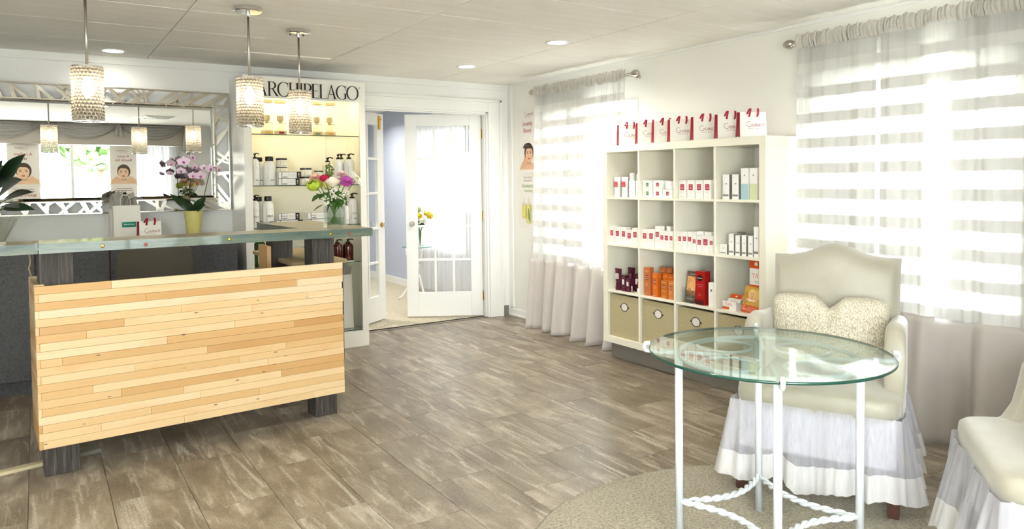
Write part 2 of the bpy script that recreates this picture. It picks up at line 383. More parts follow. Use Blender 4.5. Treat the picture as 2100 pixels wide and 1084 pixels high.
# door casing: two jamb boards, head board, stepped backband and stops
cs = MB(); a, b, _, h = DOOR
for x0, x1, o0, o1 in ((a-.15, a, a-.15, a-.125), (b, b+.15, b+.125, b+.15)):
    cs.box(x0, x1, YB-.02, YB, 0, h+.12); cs.box(o0, o1, YB-.032, YB-.02, 0, h+.12)
cs.box(a-.0, b+.0, YB-.02, YB, h, h+.12); cs.box(a-.15, b+.15, YB-.032, YB-.02, h+.095, h+.12)
cs.box(a-.001, a+.018, YB, YB+.13, 0, h).box(b-.018, b+.001, YB, YB+.13, 0, h).box(a, b, YB, YB+.13, h-.018, h+.001)
cs.box(a+.018, a+.03, YB+.02, YB+.06, 0, h-.018).box(b-.03, b-.018, YB+.02, YB+.06, 0, h-.018).box(a+.018, b-.018, YB+.02, YB+.06, h-.03, h-.018)
struct(cs, 'trim_4', M_TRIM, bevel=.003)

# windows of the right wall, the far room and the shop front
def window(name, ax, base, a0, a1, z0, z1, nv, rails, out):
    """ax 'x': pane plane at constant x; frame, sash bars and panes as parts"""
    d = 1 if out > 0 else -1
    def bx(mb, u0, u1, w0, w1, p0, p1):
        p, q = base+d*p0, base+d*p1; p, q = min(p, q), max(p, q)
        return mb.box(p, q, u0, u1, w0, w1) if ax == 'x' else mb.box(u0, u1, p, q, w0, w1)
    f = MB(); w = .05
    bx(f, a0, a0+w, z0, z1, .02, .11); bx(f, a1-w, a1, z0, z1, .02, .11); bx(f, a0+w, a1-w, z0, z0+w, .02, .11); bx(f, a0+w, a1-w, z1-w, z1, .02, .11)
    root = struct(f, name, M_TRIM, bevel=.003)
    s = MB(); bx(s, a0-.06, a1+.06, z0-.03, z0+.004, -.035, .02); s.build('sill', M_TRIM, root, bevel=.004)
    c = MB(); bx(c, a0-.07, a0, z0, z1+.07, -.014, .001); bx(c, a1, a1+.07, z0, z1+.07, -.014, .001); bx(c, a0, a1, z1, z1+.07, -.014, .001); c.build('casing', M_TRIM, root, bevel=.003)
    us = [a0+w+(a1-a0-2*w)*i/nv for i in range(nv+1)]; ws = [z0+w]+rails+[z1-w]
    for u in us[1:-1]: m = MB(); bx(m, u-.02, u+.02, z0+w, z1-w, .03, .09); m.build('mullion', M_TRIM, root)
    for z in rails: m = MB(); bx(m, a0+w, a1-w, z-.018, z+.018, .04, .08); m.build('sash_rail', M_TRIM, root)
    for u0, u1 in zip(us, us[1:]):
        for w0, w1 in zip(ws, ws[1:]):
            m = MB()
            if ax == 'x': m.add([(base+d*.06, u0, w0), (base+d*.06, u1, w0), (base+d*.06, u1, w1), (base+d*.06, u0, w1)], [(0, 1, 2, 3)])
            else: m.add([(u0, base+d*.06, w0), (u1, base+d*.06, w0), (u1, base+d*.06, w1), (u0, base+d*.06, w1)], [(0, 1, 2, 3)])
            m.build('pane', M_PANE, root)
    return root
window('window_1', 'x', XR, *WIN[0], 2, [1.27], 1)
window('window_2', 'x', XR, *WIN[1], 2, [1.27], 1)
window('window_3', 'x', XR, *WIN_FAR, 1, [1.3], 1)
window('window_4', 'y', YF, *WIN_FRONT, 3, [], -1)

# french doors, each a leaf of 3 x 5 panes
def french_door(name, hinge, ang, side):
    """side +1: leaf runs to local +x from the hinge, -1: to local -x"""
    Wd, Hd, T = .757, 2.016, .036; sw, tr, br = .115, .115, .24; mw = .022
    root = bpy.data.objects.new(name, None); COL.objects.link(root); root['kind'] = 'structure'
    root.location = (hinge[0], hinge[1], .012); root.rotation_euler = (0, 0, ang)
    X = (lambda a, b: (a, b)) if side > 0 else (lambda a, b: (-b, -a))
    def b(nm, x0, x1, z0, z1, t=T):
        p, q = X(x0, x1); return MB().box(p, q, -t/2, t/2, z0, z1).build(nm, M_TRIM, root, bevel=.0025)
    b('stile', 0, sw, 0, Hd); b('stile', Wd-sw, Wd, 0, Hd); b('rail', sw, Wd-sw, Hd-tr, Hd); b('rail', sw, Wd-sw, 0, br)
    px = (Wd-2*sw-2*mw)/3; pz = (Hd-tr-br-4*mw)/5
    for i in range(2): x = sw+px*(i+1)+mw*i; b('muntin', x, x+mw, br, Hd-tr, .03)
    for j in range(4):
        z = br+pz*(j+1)+mw*j
        for i in range(3): x = sw+(px+mw)*i; b('muntin', x, x+px, z, z+mw, .028)
    for i in range(3):
        for j in range(5):
            p, q = X(sw+(px+mw)*i, sw+(px+mw)*i+px); z = br+(pz+mw)*j
            MB().add([(p, 0, z), (q, 0, z), (q, 0, z+pz), (p, 0, z+pz)], [(0, 1, 2, 3)]).build('pane', M_PANE, root)
    kx = X(Wd-.06, Wd-.06)[0]
    for s in (-1, 1):
        MB().lathe([(.026, 0), (.026, .004), (.014, .008), (.009, .02)], 20, (0, 0, 0), 'y').build('rosette', M_BRASS, root, (kx, s*T/2, .93), 0 if s > 0 else PI, auto=True)
        MB().ball((0, 0, 0), .026, 12, 8, (1, .8, 1)).build('knob', M_CLEAR2, root, (kx, s*(T/2+.04), .93))
    for z in (.2, 1.0, 1.82):
        p, q = X(-.012, .002); MB().box(p, q, -T/2-.004, -T/2+.02, z-.045, z+.045).lathe([(.006, -.045), (.006, .045)], 8, (X(-.006, -.006)[0], -T/2-.004, z)).build('hinge', M_BRASS, root)
    return root
M_CLEAR2 = mat('crystal_knob', (235, 240, 240), .05, spec=1, trans=.6, ior=1.5)
french_door('door_1', (3.742, 6.285), math.radians(-30.7), -1)
d2 = french_door('door_2', (2.256, 6.285), math.radians(36), 1)
MB().box(.66, .69, -.03, -.018, 1.86, 1.99).box(.69, .70, -.034, -.018, 1.95, 1.97).build('surface_bolt', M_BRASS, d2)

# ---------------------------------------------------------------- recessed ceiling lights and vent
M_LENS = mat('lamp_lens', (255, 250, 238), .5, emit=(255, 246, 228), es=9)
CANS = [((.487, 5.916), 'recessed downlight in the ceiling at the left, above the wall mirror'), ((3.064, 4.09), 'recessed downlight in the ceiling nearest the shelf with gift bags'),
        ((3.038, 5.319), 'recessed downlight in the ceiling in front of the french doors'), ((.9, 2.2), 'recessed downlight in the ceiling reflected left in the mirror'),
        ((1.5, .8), 'recessed downlight in the ceiling reflected right in the mirror'), ((-1.2, 3.6), 'recessed downlight beyond the left end of the counter'),
        ((2.6, 7.2), 'recessed downlight in the room behind the french doors'), ((3.3, 8.8), 'second added unseen downlight brightening the room behind the french doors')]  # last two: unseen lamps added to brighten the far room
for (x, y), lab in CANS:
    t = thing('recessed_light', lab, 'ceiling light', (x, y, H), group='recessed ceiling lights')
    MB().lathe([(.066, -.004), (.086, -.006), (.089, -.001), (.089, .0005), (.066, .0005)], 28, cap=False).build('trim_ring', M_WHITE, t, smooth=True)
    MB().lathe([(.066, -.003), (.001, -.0032)], 28, cap=False).build('lens', M_LENS, t)
    l = bpy.data.lights.new('downlight', 'AREA'); l.shape = 'DISK'; l.size = .12; l.energy = CAN_W*(.12 if 5.8 < y < YB else 2.2 if y > YB else 1); l.color = (1, .95, .88); l.spread = math.radians(150)
    lo = bpy.data.objects.new('downlight', l); COL.objects.link(lo); lo.parent = t; lo.location = (0, 0, -.008)
vt = thing('ceiling_vent', 'white square air vent with curved louvres in the ceiling', 'vent', (1.75, .95, H))
for k in range(4):
    r = .27-.06*k; MB().lathe([(r, -.004-.004*k), (r-.035, -.018-.003*k), (r-.037, -.012), (r-.01, .0)], 4, cap=False).build('louvre', M_WHITE, vt, rz=PI/4)

# ---------------------------------------------------------------- crystal pendants over the counter
def bead_mat():
    t = NT('crystal_bead'); fr = t.n('Fresnel', IOR=1.5).outputs[0]
    a = t.n('MixShader', i0=.14, i1=t.n('BsdfTranslucent', Color=(1, .9, .74, 1)).outputs[0], i2=t.n('BsdfTransparent', Color=(1, .96, .9, 1)).outputs[0]).outputs[0]
    return t.done(t.n('MixShader', i0=fr, i1=a, i2=t.n('BsdfGlossy', Roughness=.05).outputs[0]).outputs[0])
M_BEAD = bead_mat()
M_BULB = mat('bulb_glow', (255, 240, 210), .5, emit=(255, 240, 212), es=6.5)
def pendant(loc, lab, first=None):
    t = thing('pendant_light', lab, 'pendant light', (loc[0], loc[1], H), group='crystal pendants over the counter')
    if first:
        for ch in [o for o in bpy.data.objects if o.parent == first]: link_copy(ch, t)
        return t
    MB().lathe([(.0745, 0), (.0745, -.02), (.070, -.025), (.012, -.026), (.012, -.045), (.008, -.05)], 32, cap=False).build('canopy', M_CHROME, t, auto=True)
    MB().lathe([(.0065, -.04), (.0065, -.385)], 12).build('rod', M_NICKEL, t, smooth=True)
    z1, z0, R = -.378, -.645, .066
    MB().lathe([(R-.003, z1-.006), (R+.003, z1-.006), (R+.003, z1), (R-.003, z1)], 32, cap=False).build('shade_ring', M_CHROME, t)
    MB().lathe([(R-.003, z0), (R+.003, z0), (R+.003, z0+.005), (R-.003, z0+.005)], 32, cap=False).build('shade_ring', M_CHROME, t)
    sp = MB()
    for k in range(3): a = 2*PI*k/3; sp.tube([(0, 0, z1-.003), (R*math.cos(a), R*math.sin(a), z1-.003)], .002, 6)
    sp.build('shade_spider', M_CHROME, t)
    bd = MB(); nr, na = 16, 24
    for j in range(nr):
        z = z1-.014-(z1-z0-.028)*j/(nr-1)
        for k in range(na):
            a = 2*PI*(k+.5*(j % 2))/na; c_, s_ = math.cos(a), math.sin(a); ra = .0082   # outward half-bead
            bd.add([((R+.0055)*c_, (R+.0055)*s_, z)]+[((R+.0042)*c_-ra*.55*math.cos(q)*s_, (R+.0042)*s_+ra*.55*math.cos(q)*c_, z+ra*.6*math.sin(q)) for q in [2*PI*i/8 for i in range(8)]]+[(R*c_-ra*math.cos(q)*s_, R*s_+ra*math.cos(q)*c_, z+ra*math.sin(q)) for q in [2*PI*i/8 for i in range(8)]],
                   [(0, 1+i, 1+(i+1) % 8) for i in range(8)]+[(1+i, 9+i, 9+(i+1) % 8, 1+(i+1) % 8) for i in range(8)])
    tag(bd.build('crystal_beads', M_BEAD, t, smooth=True), kind='stuff')
    wm = MB()
    for j in range(nr+1):
        z = z1-.006-(z1-z0-.012)*j/nr; wm.tube([(R*math.cos(2*PI*k/24), R*math.sin(2*PI*k/24), z) for k in range(24)], .0011, 4, closed=True)
    wm.build('shade_wire', M_NICKEL, t)
    MB().lathe([(.012, z1), (.012, z1-.05)], 12).build('socket', M_CHROME, t, smooth=True)
    MB().lathe([(.008, z1-.05), (.02, z1-.075), (.026, z1-.10), (.024, z1-.125), (.012, z1-.145), (.001, z1-.15)], 16).build('bulb', M_BULB, t, smooth=True)
    return t
pd = pendant((.2235, 4.1), 'crystal beaded cylinder pendant nearest the left, its ceiling plate out of view')
pendant((.991, 4.12), 'crystal beaded cylinder pendant in the middle, left of the lettered cabinet', pd)
pendant((1.402, 4.57), 'crystal beaded cylinder pendant at the right, hanging before the lettered cabinet', pd)

# ---------------------------------------------------------------- wall mirror with a cut-out branch frame
mr = thing('wall_mirror', 'long mirror in a polished silver frame of crossing branches', 'mirror', (.4, 6.15, 0), .026)
M_MIRROR = mat('mirror_silver', (244, 246, 244), .0, 1); M_FRAME = mat('polished_silver_frame', (214, 208, 194), .12, 1)
hx, zb, zt, fb = .915, 1.153, 2.088, .118
MB().box(-hx+fb-.002, hx-fb+.002, -.002, .004, zb+fb-.02, zt-fb+.002).build('mirror_glass', M_MIRROR, mr)
bv = MB(); i0, i1, w = hx-fb, zb+fb-.02, .022; zi1 = zt-fb
bv.add([(-i0, -.003, i1), (i0, -.003, i1), (i0, -.003, zi1), (-i0, -.003, zi1), (-i0+w, -.008, i1+w), (i0-w, -.008, i1+w), (i0-w, -.008, zi1-w), (-i0+w, -.008, zi1-w)],
       [(0, 1, 5, 4), (1, 2, 6, 5), (2, 3, 7, 6), (3, 0, 4, 7)]); bv.build('bevel', M_MIRROR, mr)
def rail(x0, x1, z0, z1): MB().box(x0, x1, -.016, .0, z0, z1).build('frame_rail', M_FRAME, mr, bevel=.002)
rw = .012
rail(-hx, hx, zt-rw, zt); rail(-hx, hx, zb, zb+rw); rail(-hx, -hx+rw, zb+rw, zt-rw); rail(hx-rw, hx, zb+rw, zt-rw)
rail(-i0-rw, i0+rw, zi1, zi1+rw); rail(-i0-rw, i0+rw, i1-rw, i1); rail(-i0-rw, -i0, i1, zi1); rail(i0, i0+rw, i1, zi1)
rg = random.Random(4)
def bar(p, q, w, k):
    (x0, z0), (x1, z1) = p, q; d = math.hypot(x1-x0, z1-z0); nx, nz = -(z1-z0)/d*w/2, (x1-x0)/d*w/2
    y = -.014+.0012*k
    MB().prism([(x0-nx, z0-nz), (x1-nx*.8, z1-nz*.8), (x1+nx*.8, z1+nz*.8), (x0+nx, z0+nz)], y, y+.010, 'y').build('frame_branch', M_FRAME, mr)
def run(n, fin, fout):
    t = 0.0; k = 0
    while t < 1:
        st = n*rg.uniform(.7, 1.3); lean = rg.choice((-1, 1))*rg.uniform(.4, 1.7)*n
        a, b = t, min(1, max(0, t+lean)); bar(fin(a), fout(b), rg.uniform(.019, .031), k % 3)
        if rg.random() < .55:
            c = lerp(a, b, .5); e = min(1, max(0, c+rg.choice((-1, 1))*n*rg.uniform(.5, 1.0))); pa, pb = fin(c), fout(c)
            bar(((pa[0]+pb[0])/2, (pa[1]+pb[1])/2), (fout if rg.random() < .5 else fin)(e), rg.uniform(.014, .023), (k+1) % 3)
        t += st; k += 1
X0, X1, Z0, Z1 = -hx+.006, hx-.006, zb+.006, zt-.006; I0, I1, J0, J1 = -i0-.006, i0+.006, i1-.006, zi1+.006
run(.042, lambda t: (lerp(I0, I1, t), J1), lambda t: (lerp(X0, X1, t), Z1)); run(.042, lambda t: (lerp(I0, I1, t), J0), lambda t: (lerp(X0, X1, t), Z0))
run(.085, lambda t: (I1, lerp(J0, J1, t)), lambda t: (X1, lerp(Z0, Z1, t))); run(.085, lambda t: (I0, lerp(J0, J1, t)), lambda t: (X0, lerp(Z0, Z1, t)))

# ---------------------------------------------------------------- reception desk
def pine_mat():
    t = NT('pine_board'); tc = t.n('TexCoord').outputs['Object']; rnd = t.n('ObjectInfo').outputs['Random']
    sh = t.n('CombineXYZ', X=t.math('MULTIPLY', rnd, 91.0), Y=t.math('MULTIPLY', rnd, 33.0), Z=t.math('MULTIPLY', rnd, 57.0)).outputs[0]
    p = t.n('VectorMath', p_operation='ADD', i0=tc, i1=sh).outputs[0]
    base = t.ramp(rnd, [(0, (190, 148, 94)), (.14, (212, 178, 126)), (.3, (226, 200, 154)), (.5, (233, 215, 178)), (.7, (222, 194, 146)), (.86, (204, 164, 108)), (1, (235, 219, 186))])
    w = t.n('TexWave', p_wave_type='BANDS', p_bands_direction='Z', Vector=t.n('Mapping', Vector=p, Scale=(1.1, 1, 26)).outputs[0], Scale=1.4, Distortion=7.0, Detail=3.0, Detail_Scale=.8).outputs['Fac']
    g = t.n('TexNoise', Vector=t.n('Mapping', Vector=p, Scale=(5, 200, 260)).outputs[0], Scale=1.0, Detail=4.0).outputs['Fac']
    patch = t.n('TexNoise', Vector=t.n('Mapping', Vector=p, Scale=(3, 3, 14)).outputs[0], Scale=1.0, Detail=3.0).outputs['Fac']
    col = t.mix(t.math('MULTIPLY', w, .20), base, lin((196, 136, 66))+(1,)); col = t.mix(t.math('MULTIPLY', g, .22), col, lin((206, 152, 86))+(1,))
    col = t.mix(t.math('MULTIPLY', t.ramp(patch, [(.55, (0, 0, 0)), (.75, (255, 255, 255))]), .35), col, lin((206, 140, 66))+(1,))
    v = t.n('TexVoronoi', Vector=t.n('Mapping', Vector=p, Scale=(6.5, 5, 24)).outputs[0], Scale=1.0).outputs['Distance']
    kn = t.ramp(v, [(.03, (255, 255, 255)), (.085, (0, 0, 0))]); col = t.mix(kn, col, lin((62, 40, 22))+(1,))
    bp = t.n('Bump', Strength=.12, Distance=.003, Height=g)
    return t.done(t.n('BsdfPrincipled', Base_Color=col, Roughness=.48, Normal=bp.outputs[0]).outputs[0])
M_PINE = pine_mat()
def dark_wood():
    t = NT('charred_post_wood'); tc = t.n('TexCoord').outputs['Object']
    n = t.n('TexNoise', Vector=t.n('Mapping', Vector=tc, Scale=(110, 110, 5)).outputs[0], Scale=1.0, Detail=6.0, Roughness=.7).outputs['Fac']
    col = t.ramp(n, [(.3, (34, 30, 28)), (.5, (66, 60, 55)), (.72, (112, 104, 96))])
    bp = t.n('Bump', Strength=.5, Distance=.004, Height=n)
    return t.done(t.n('BsdfPrincipled', Base_Color=col, Roughness=.6, Normal=bp.outputs[0]).outputs[0])
M_POST = dark_wood()
def stained(name, stops, sc):
    t = NT(name); tc = t.n('TexCoord').outputs['Object']
    n = t.n('TexNoise', Vector=t.n('Mapping', Vector=tc, Scale=sc).outputs[0], Scale=1.0, Detail=7.0, Roughness=.65, Distortion=.6).outputs['Fac']
    bp = t.n('Bump', Strength=.1, Distance=.003, Height=n)
    return t.done(t.n('BsdfPrincipled', Base_Color=t.ramp(n, stops), Roughness=.3, Coat_Weight=.3, Normal=bp.outputs[0]).outputs[0])
M_TEAL = stained('teal_stained_edge', [(.25, (56, 74, 69)), (.45, (82, 100, 91)), (.6, (106, 116, 99)), (.8, (136, 132, 104))], (3.5, 8, 30))
M_BARTOP = stained('varnished_bar_top', [(.25, (120, 106, 78)), (.5, (156, 138, 100)), (.75, (184, 166, 122))], (2, 16, 4))
TH = .0578; DX, DY = -.019, 3.957; cT, sT = math.cos(TH), math.sin(TH)
def LD(x, y): x -= DX; y -= DY; return (x*cT+y*sT, -x*sT+y*cT)
desk = thing('reception_desk', 'reception desk with reclaimed pine board front, dark posts and teal-edged bar top', 'desk', (DX, DY, 0), TH)
rg = random.Random(11); DW, z0d, z1d, NR = 1.489, .15, .905, 20; rh = (z1d-z0d)/NR; bt = .013
MB().box(bt, DW-.004, bt+.0005, .034, z0d+.004, z1d-.004).box(bt+.0005, .034, .034, .43, z0d+.004, z1d-.004).build('backing_panel', mat('backing_ply', (206, 168, 110), .7), desk)
JO = {0: [.31], 1: [1.02], 2: [.46, 1.22], 3: [.02], 4: [.62, 1.28], 5: [.36, .97], 6: [.2], 7: [.88], 8: [.55, 1.2], 9: [.1], 10: [.74], 11: [.4, 1.15], 12: [.9], 13: [.22, 1.05], 14: [.34], 15: [.62, 1.12], 16: [.7], 17: [.47, 1.0], 18: [.25], 19: [.62, 1.3]}
for r in range(NR):
    zc = z1d-rh*(r+.5); e0 = 0 if r % 2 == 0 else bt+.0008; e1 = DW-(0 if rg.random() < .6 else rg.uniform(.002, .006))
    cuts = [e0]+[c for c in JO[r] if c-e0 > .06]+[e1]
    for a, b in zip(cuts, cuts[1:]):
        pr = rg.uniform(0, .0022); L = (b-a)/2-.0004
        MB().box(-L, L, 0, bt+pr, -rh/2+.0004, rh/2-.0004).build('board', M_PINE, desk, ((a+b)/2, -pr, zc), bevel=.0009, seg=1)
    s0 = 0 if r % 2 else bt+.0008; pr = rg.uniform(0, .0015); L = (.43-s0)/2; kk = rg.uniform(.0, .012)
    o = MB().box(-L, L, 0, bt+pr, -rh/2+.0004, rh/2-.0004).build('board', M_PINE, desk, (-pr, (s0+.43)/2+kk, zc), -PI/2)
    o.location = (-pr, (s0+.43)/2, zc)
    o.rotation_euler = (0, 0, -PI/2)
MB().box(0, .04, .034, .43, z1d-.004, z1d+.004).build('side_cap', M_PINE, desk, bevel=.001)
for (x, y, w, d) in ((.022, .067, .142, .14), (1.352, .105, .132, .13)):
    MB().box(-w/2, w/2, -d/2, d/2, 0, 1.055).build('post', M_POST, desk, (x+w/2, y+d/2, 0), bevel=.004)
for wx, wy in ((1.247, 4.70), (-1.1, 4.04)):
    x, y = LD(wx, wy); MB().box(-.066, .066, -.066, .066, 0, 1.055).build('post', M_POST, desk, (x+.066, y+.066, 0), bevel=.004)
def slab(name, pts, z0, z1):
    q = [LD(*p) for p in pts]; n = len(q); mb = MB(); mb.cur = 0; mb.add([(a, b, z1) for a, b in q], [tuple(range(n))]); mb.cur = 1
    mb.add([(a, b, z0) for a, b in q]+[(a, b, z1) for a, b in q], [(i, (i+1) % n, n+(i+1) % n, n+i) for i in range(n)]+[tuple(range(n-1, -1, -1))])
    return mb.build(name, [M_BARTOP, M_TEAL], desk)
slab('bar_top', [(.002, 3.938), (1.605, 3.945), (1.62, 3.955), (1.625, 4.20), (1.615, 4.212), (.002, 4.215)], 1.055, 1.10)
slab('bar_top', [(-1.25, 3.94), (-.001, 3.942), (-.001, 4.22), (-1.25, 4.22)], 1.055, 1.10)
slab('bar_return', [(1.27, 4.213), (1.622, 4.213), (1.605, 5.02), (1.232, 5.02)], 1.055, 1.10)
def on_front(u, z, r, m, nm):
    x, y = LD(u, 3.9385+.0044*u); MB().lathe([(r, 0), (r, -.002), (r*.6, -.0035), (.0005, -.0036)], 14, axis='y').build(nm, m, desk, (x, y, z), -TH, smooth=True)
for u in (.257, .83, 1.37): on_front(u, 1.077, .0085, M_BRASS, 'screw')
for u in (1.475, .44): on_front(u, 1.073, .009, mat('wood_plug', (150, 88, 72), .6), 'wood_plug')
x, y = LD(1.42, 4.8); MB().box(-.14, .2, -.42, .55, .86, .884).build('return_shelf', mat('shelf_laminate', (186, 164, 122), .5), desk, (x, y, 0), -TH, bevel=.002)
x, y = LD(1.42, 4.8); MB().box(-.1, .18, -.40, .5, .25, .86).build('return_cabinet', mat('laminate_charcoal', (60, 57, 54), .6), desk, (x, y, 0), -TH)
x, y = LD(1.16, 4.55); MB().box(-.012, .012, -.1, .1, .25, .985).build('return_side', M_PINE, desk, (x, y, 0), -TH)
x, y = LD(.7, 4.25); MB().box(-.62, .6, -.14, .34, .70, .73).build('worktop', mat('laminate_charcoal'), desk, (x, y, 0), -TH, bevel=.002)
it = thing('trinket_box', 'small brown carved box on the shelf behind the desk posts', 'box', (1.60, 4.98, .884), .3)
MB().box(-.05, .05, -.035, .035, 0, .03).build('box_body', mat('carved_brown', (120, 92, 56), .7, bump=(60, .8), var=.4), it, bevel=.004)
MB().box(-.052, .052, -.037, .037, .0305, .04).build('lid', mat('carved_brown'), it, bevel=.004)
cc = thing('cable_cover', 'beige floor cable cover strip running under the desk', 'cable cover', (-.35, 4.165, 0), .2)
MB().prism([(-.035, 0), (.035, 0), (.022, .011), (-.022, .011)], -.7, .5, 'x').build('strip', mat('beige_vinyl', (196, 184, 152), .5), cc)
MB().prism([(-.04, 0), (.04, 0), (.025, .014), (-.025, .014)], .5005, .60, 'x').build('end_piece', mat('grey_vinyl', (140, 138, 130), .4), cc)
x, y = LD(-.035, 4.0); MB().tube([(0, 0, 1.055), (.004, 0, 1.02), (-.003, 0, .985), (.005, 0, .95)], .0035, 6).build('twine', mat('jute_twine', (150, 130, 100), .9), desk, (x, y, 0), smooth=True)
# task chair behind the desk
oc = thing('office_chair', 'dark grey upholstered office chair tucked behind the reception desk', 'chair', (.62, 5.0, 0), 0)
M_TASK = mat('task_fabric', (88, 82, 72), .9, bump=(220, .3), var=.1)
def back_surf(u, v):
    x = (u-.5)*.44; z = .62+.37*v; k = abs(2*u-1)
    z = .62+.37*v*(1-.10*k**4); return (x*(1-.06*v**6), .08+.03*k*k-.05*v, z)
bs = MB(); bs.grid(back_surf, 14, 10); bs.build('backrest', M_TASK, oc, smooth=True, solid=.07, bevel=.02, seg=3)
MB().grid(lambda u, v: ((u-.5)*.48*(1-.1*(2*v-1)**4), (v-.5)*.46-.2, .47+.02*(1-(2*u-1)**4)), 10, 10).build('seat', M_TASK, oc, smooth=True, solid=.07)
MB().tube([(0, .10, .72), (0, .12, .5), (0, 0, .42), (0, -.15, .43)], .018, 8).build('back_bracket', M_BLACK, oc, smooth=True)
MB().lathe([(.028, .08), (.028, .43)], 14, (0, -.18, 0)).build('gas_column', M_BLACK, oc, smooth=True)
for k in range(5):
    a = 2*PI*k/5+.3; c, s = math.cos(a), math.sin(a)
    MB().tube([(0, -.18, .09), (.28*c, -.18+.28*s, .07)], .018, 8, rad=[.022, .014]).build('leg', M_BLACK, oc, smooth=True)
    MB().lathe([(.025, -.012), (.025, .012)], 12, (.28*c, -.18+.28*s, .026), 'x').build('caster', M_BLACK, oc, smooth=True)

# ---------------------------------------------------------------- grey laminate base cabinets under the mirror
def laminate():
    t = NT('grey_squiggle_laminate'); tc = t.n('TexCoord').outputs['Object']
    n = t.n('TexNoise', Vector=tc, Scale=55.0, Detail=1.0, Distortion=1.5).outputs['Fac']
    band = t.ramp(n, [(.44, (82, 82, 84)), (.485, (54, 54, 58)), (.515, (54, 54, 58)), (.56, (82, 82, 84))])
    return t.done(t.n('BsdfPrincipled', Base_Color=band, Roughness=.55).outputs[0])
M_LAM = laminate()
edges = [-1.30, -.875, -.448, -.018, .409, .835, 1.245]
wl = ['second grey laminate base cabinet beyond the left edge', 'grey laminate base cabinet just left of the frame edge', 'grey laminate base cabinet below the leafy plant', 'grey laminate base cabinet seen beside the left desk post', 'grey laminate base cabinet behind the office chair', 'grey laminate base cabinet next to the lettered display cabinet']
for (a, b), lab in zip(zip(edges, edges[1:]), wl):
    t = thing('base_cabinet', lab, 'cabinet', ((a+b)/2, 5.9, 0), group='grey base cabinets')
    w = (b-a)/2-.0015
    MB().box(-w, w, -.23, .27, .1, .93).build('carcass', M_LAM, t); MB().box(-w, w, -.18, .27, 0, .0995).build('toe_kick', M_LAM, t)
    MB().box(-w+.001, w-.001, -.25, -.2305, .104, .925).build('door', M_LAM, t, bevel=.0015)
    MB().box(-w+.0, -w+.003, -.252, -.2506, .104, .925).build('edge_band', mat('red_brown_edge', (92, 44, 36), .5), t)
wt = tag(MB().box(-1.3, 1.255, 5.62, 6.14, .931, .962).build('back_worktop', mat('worktop_grey', (150, 150, 146), .4), bevel=.003), 'grey worktop on the base cabinets below the mirror', 'worktop')

# ---------------------------------------------------------------- lettered display cabinet
M_CAB = mat('cabinet_white', (243, 241, 232), .28)
dc = thing('display_cabinet', 'tall white display cabinet with black serif lettering and glass shelves', 'cabinet', (1.326, 5.73, 0))
cw, cd, ch = .974, .445, 2.185
MB().box(0, .018, .018, cd, 0, ch).build('side_panel', M_CAB, dc); MB().box(cw-.018, cw, .018, cd, 0, ch).build('side_panel', M_CAB, dc)
MB().box(.018, cw-.018, cd-.012, cd, 0, ch-.02).build('back_panel', mat('cabinet_back', (244, 241, 228), .5), dc)
MB().box(.018, cw-.018, .018, cd-.012, ch-.02, ch).build('top_panel', M_CAB, dc); MB().box(.018, cw-.018, .018, cd-.012, .10, .128).build('bottom_panel', M_CAB, dc)
MB().box(0, .058, 0, .018, .13, 2.02).build('stile', M_CAB, dc, bevel=.001); MB().box(cw-.052, cw, 0, .018, .13, 2.02).build('stile', M_CAB, dc, bevel=.001)
MB().box(0, cw, 0, .018, 0, .13).build('kick_board', M_CAB, dc, bevel=.001)
hd = MB().box(0, cw, 0, .018, 2.02, ch).build('header', M_CAB, dc, bevel=.001)
for z in (1.74, 1.342, 1.015, .705, .138):
    g = MB(); g.cur = 0; x0, x1, y0, y1 = .02, cw-.02, .022, cd-.014
    g.add([(x0, y0, z-.003), (x1, y0, z-.003), (x1, y1, z-.003), (x0, y1, z-.003), (x0, y0, z+.003), (x1, y0, z+.003), (x1, y1, z+.003), (x0, y1, z+.003)], [(0, 3, 2, 1), (4, 5, 6, 7)]); g.cur = 1
    g.add([(x0, y0, z-.003), (x1, y0, z-.003), (x1, y0, z+.003), (x0, y0, z+.003)], [(0, 1, 2, 3)])
    g.build('glass_shelf', [M_SHELFGLASS, M_GEDGE], dc)
MB().lathe([(.03, 0), (.03, -.012), (.001, -.0125)], 18, (cw/2, .2, ch-.021)).build('puck_lamp', mat('puck_glow', (255, 235, 170), .5, emit=(255, 226, 140), es=12), dc)
l = bpy.data.lights.new('cabinet_lamp', 'AREA'); l.shape = 'RECTANGLE'; l.size = .7; l.size_y = .1; l.energy = 2.0; l.color = (1, .84, .46)
lo = bpy.data.objects.new('cabinet_lamp', l); COL.objects.link(lo); lo.parent = dc; lo.location = (cw/2, .2, ch-.036)
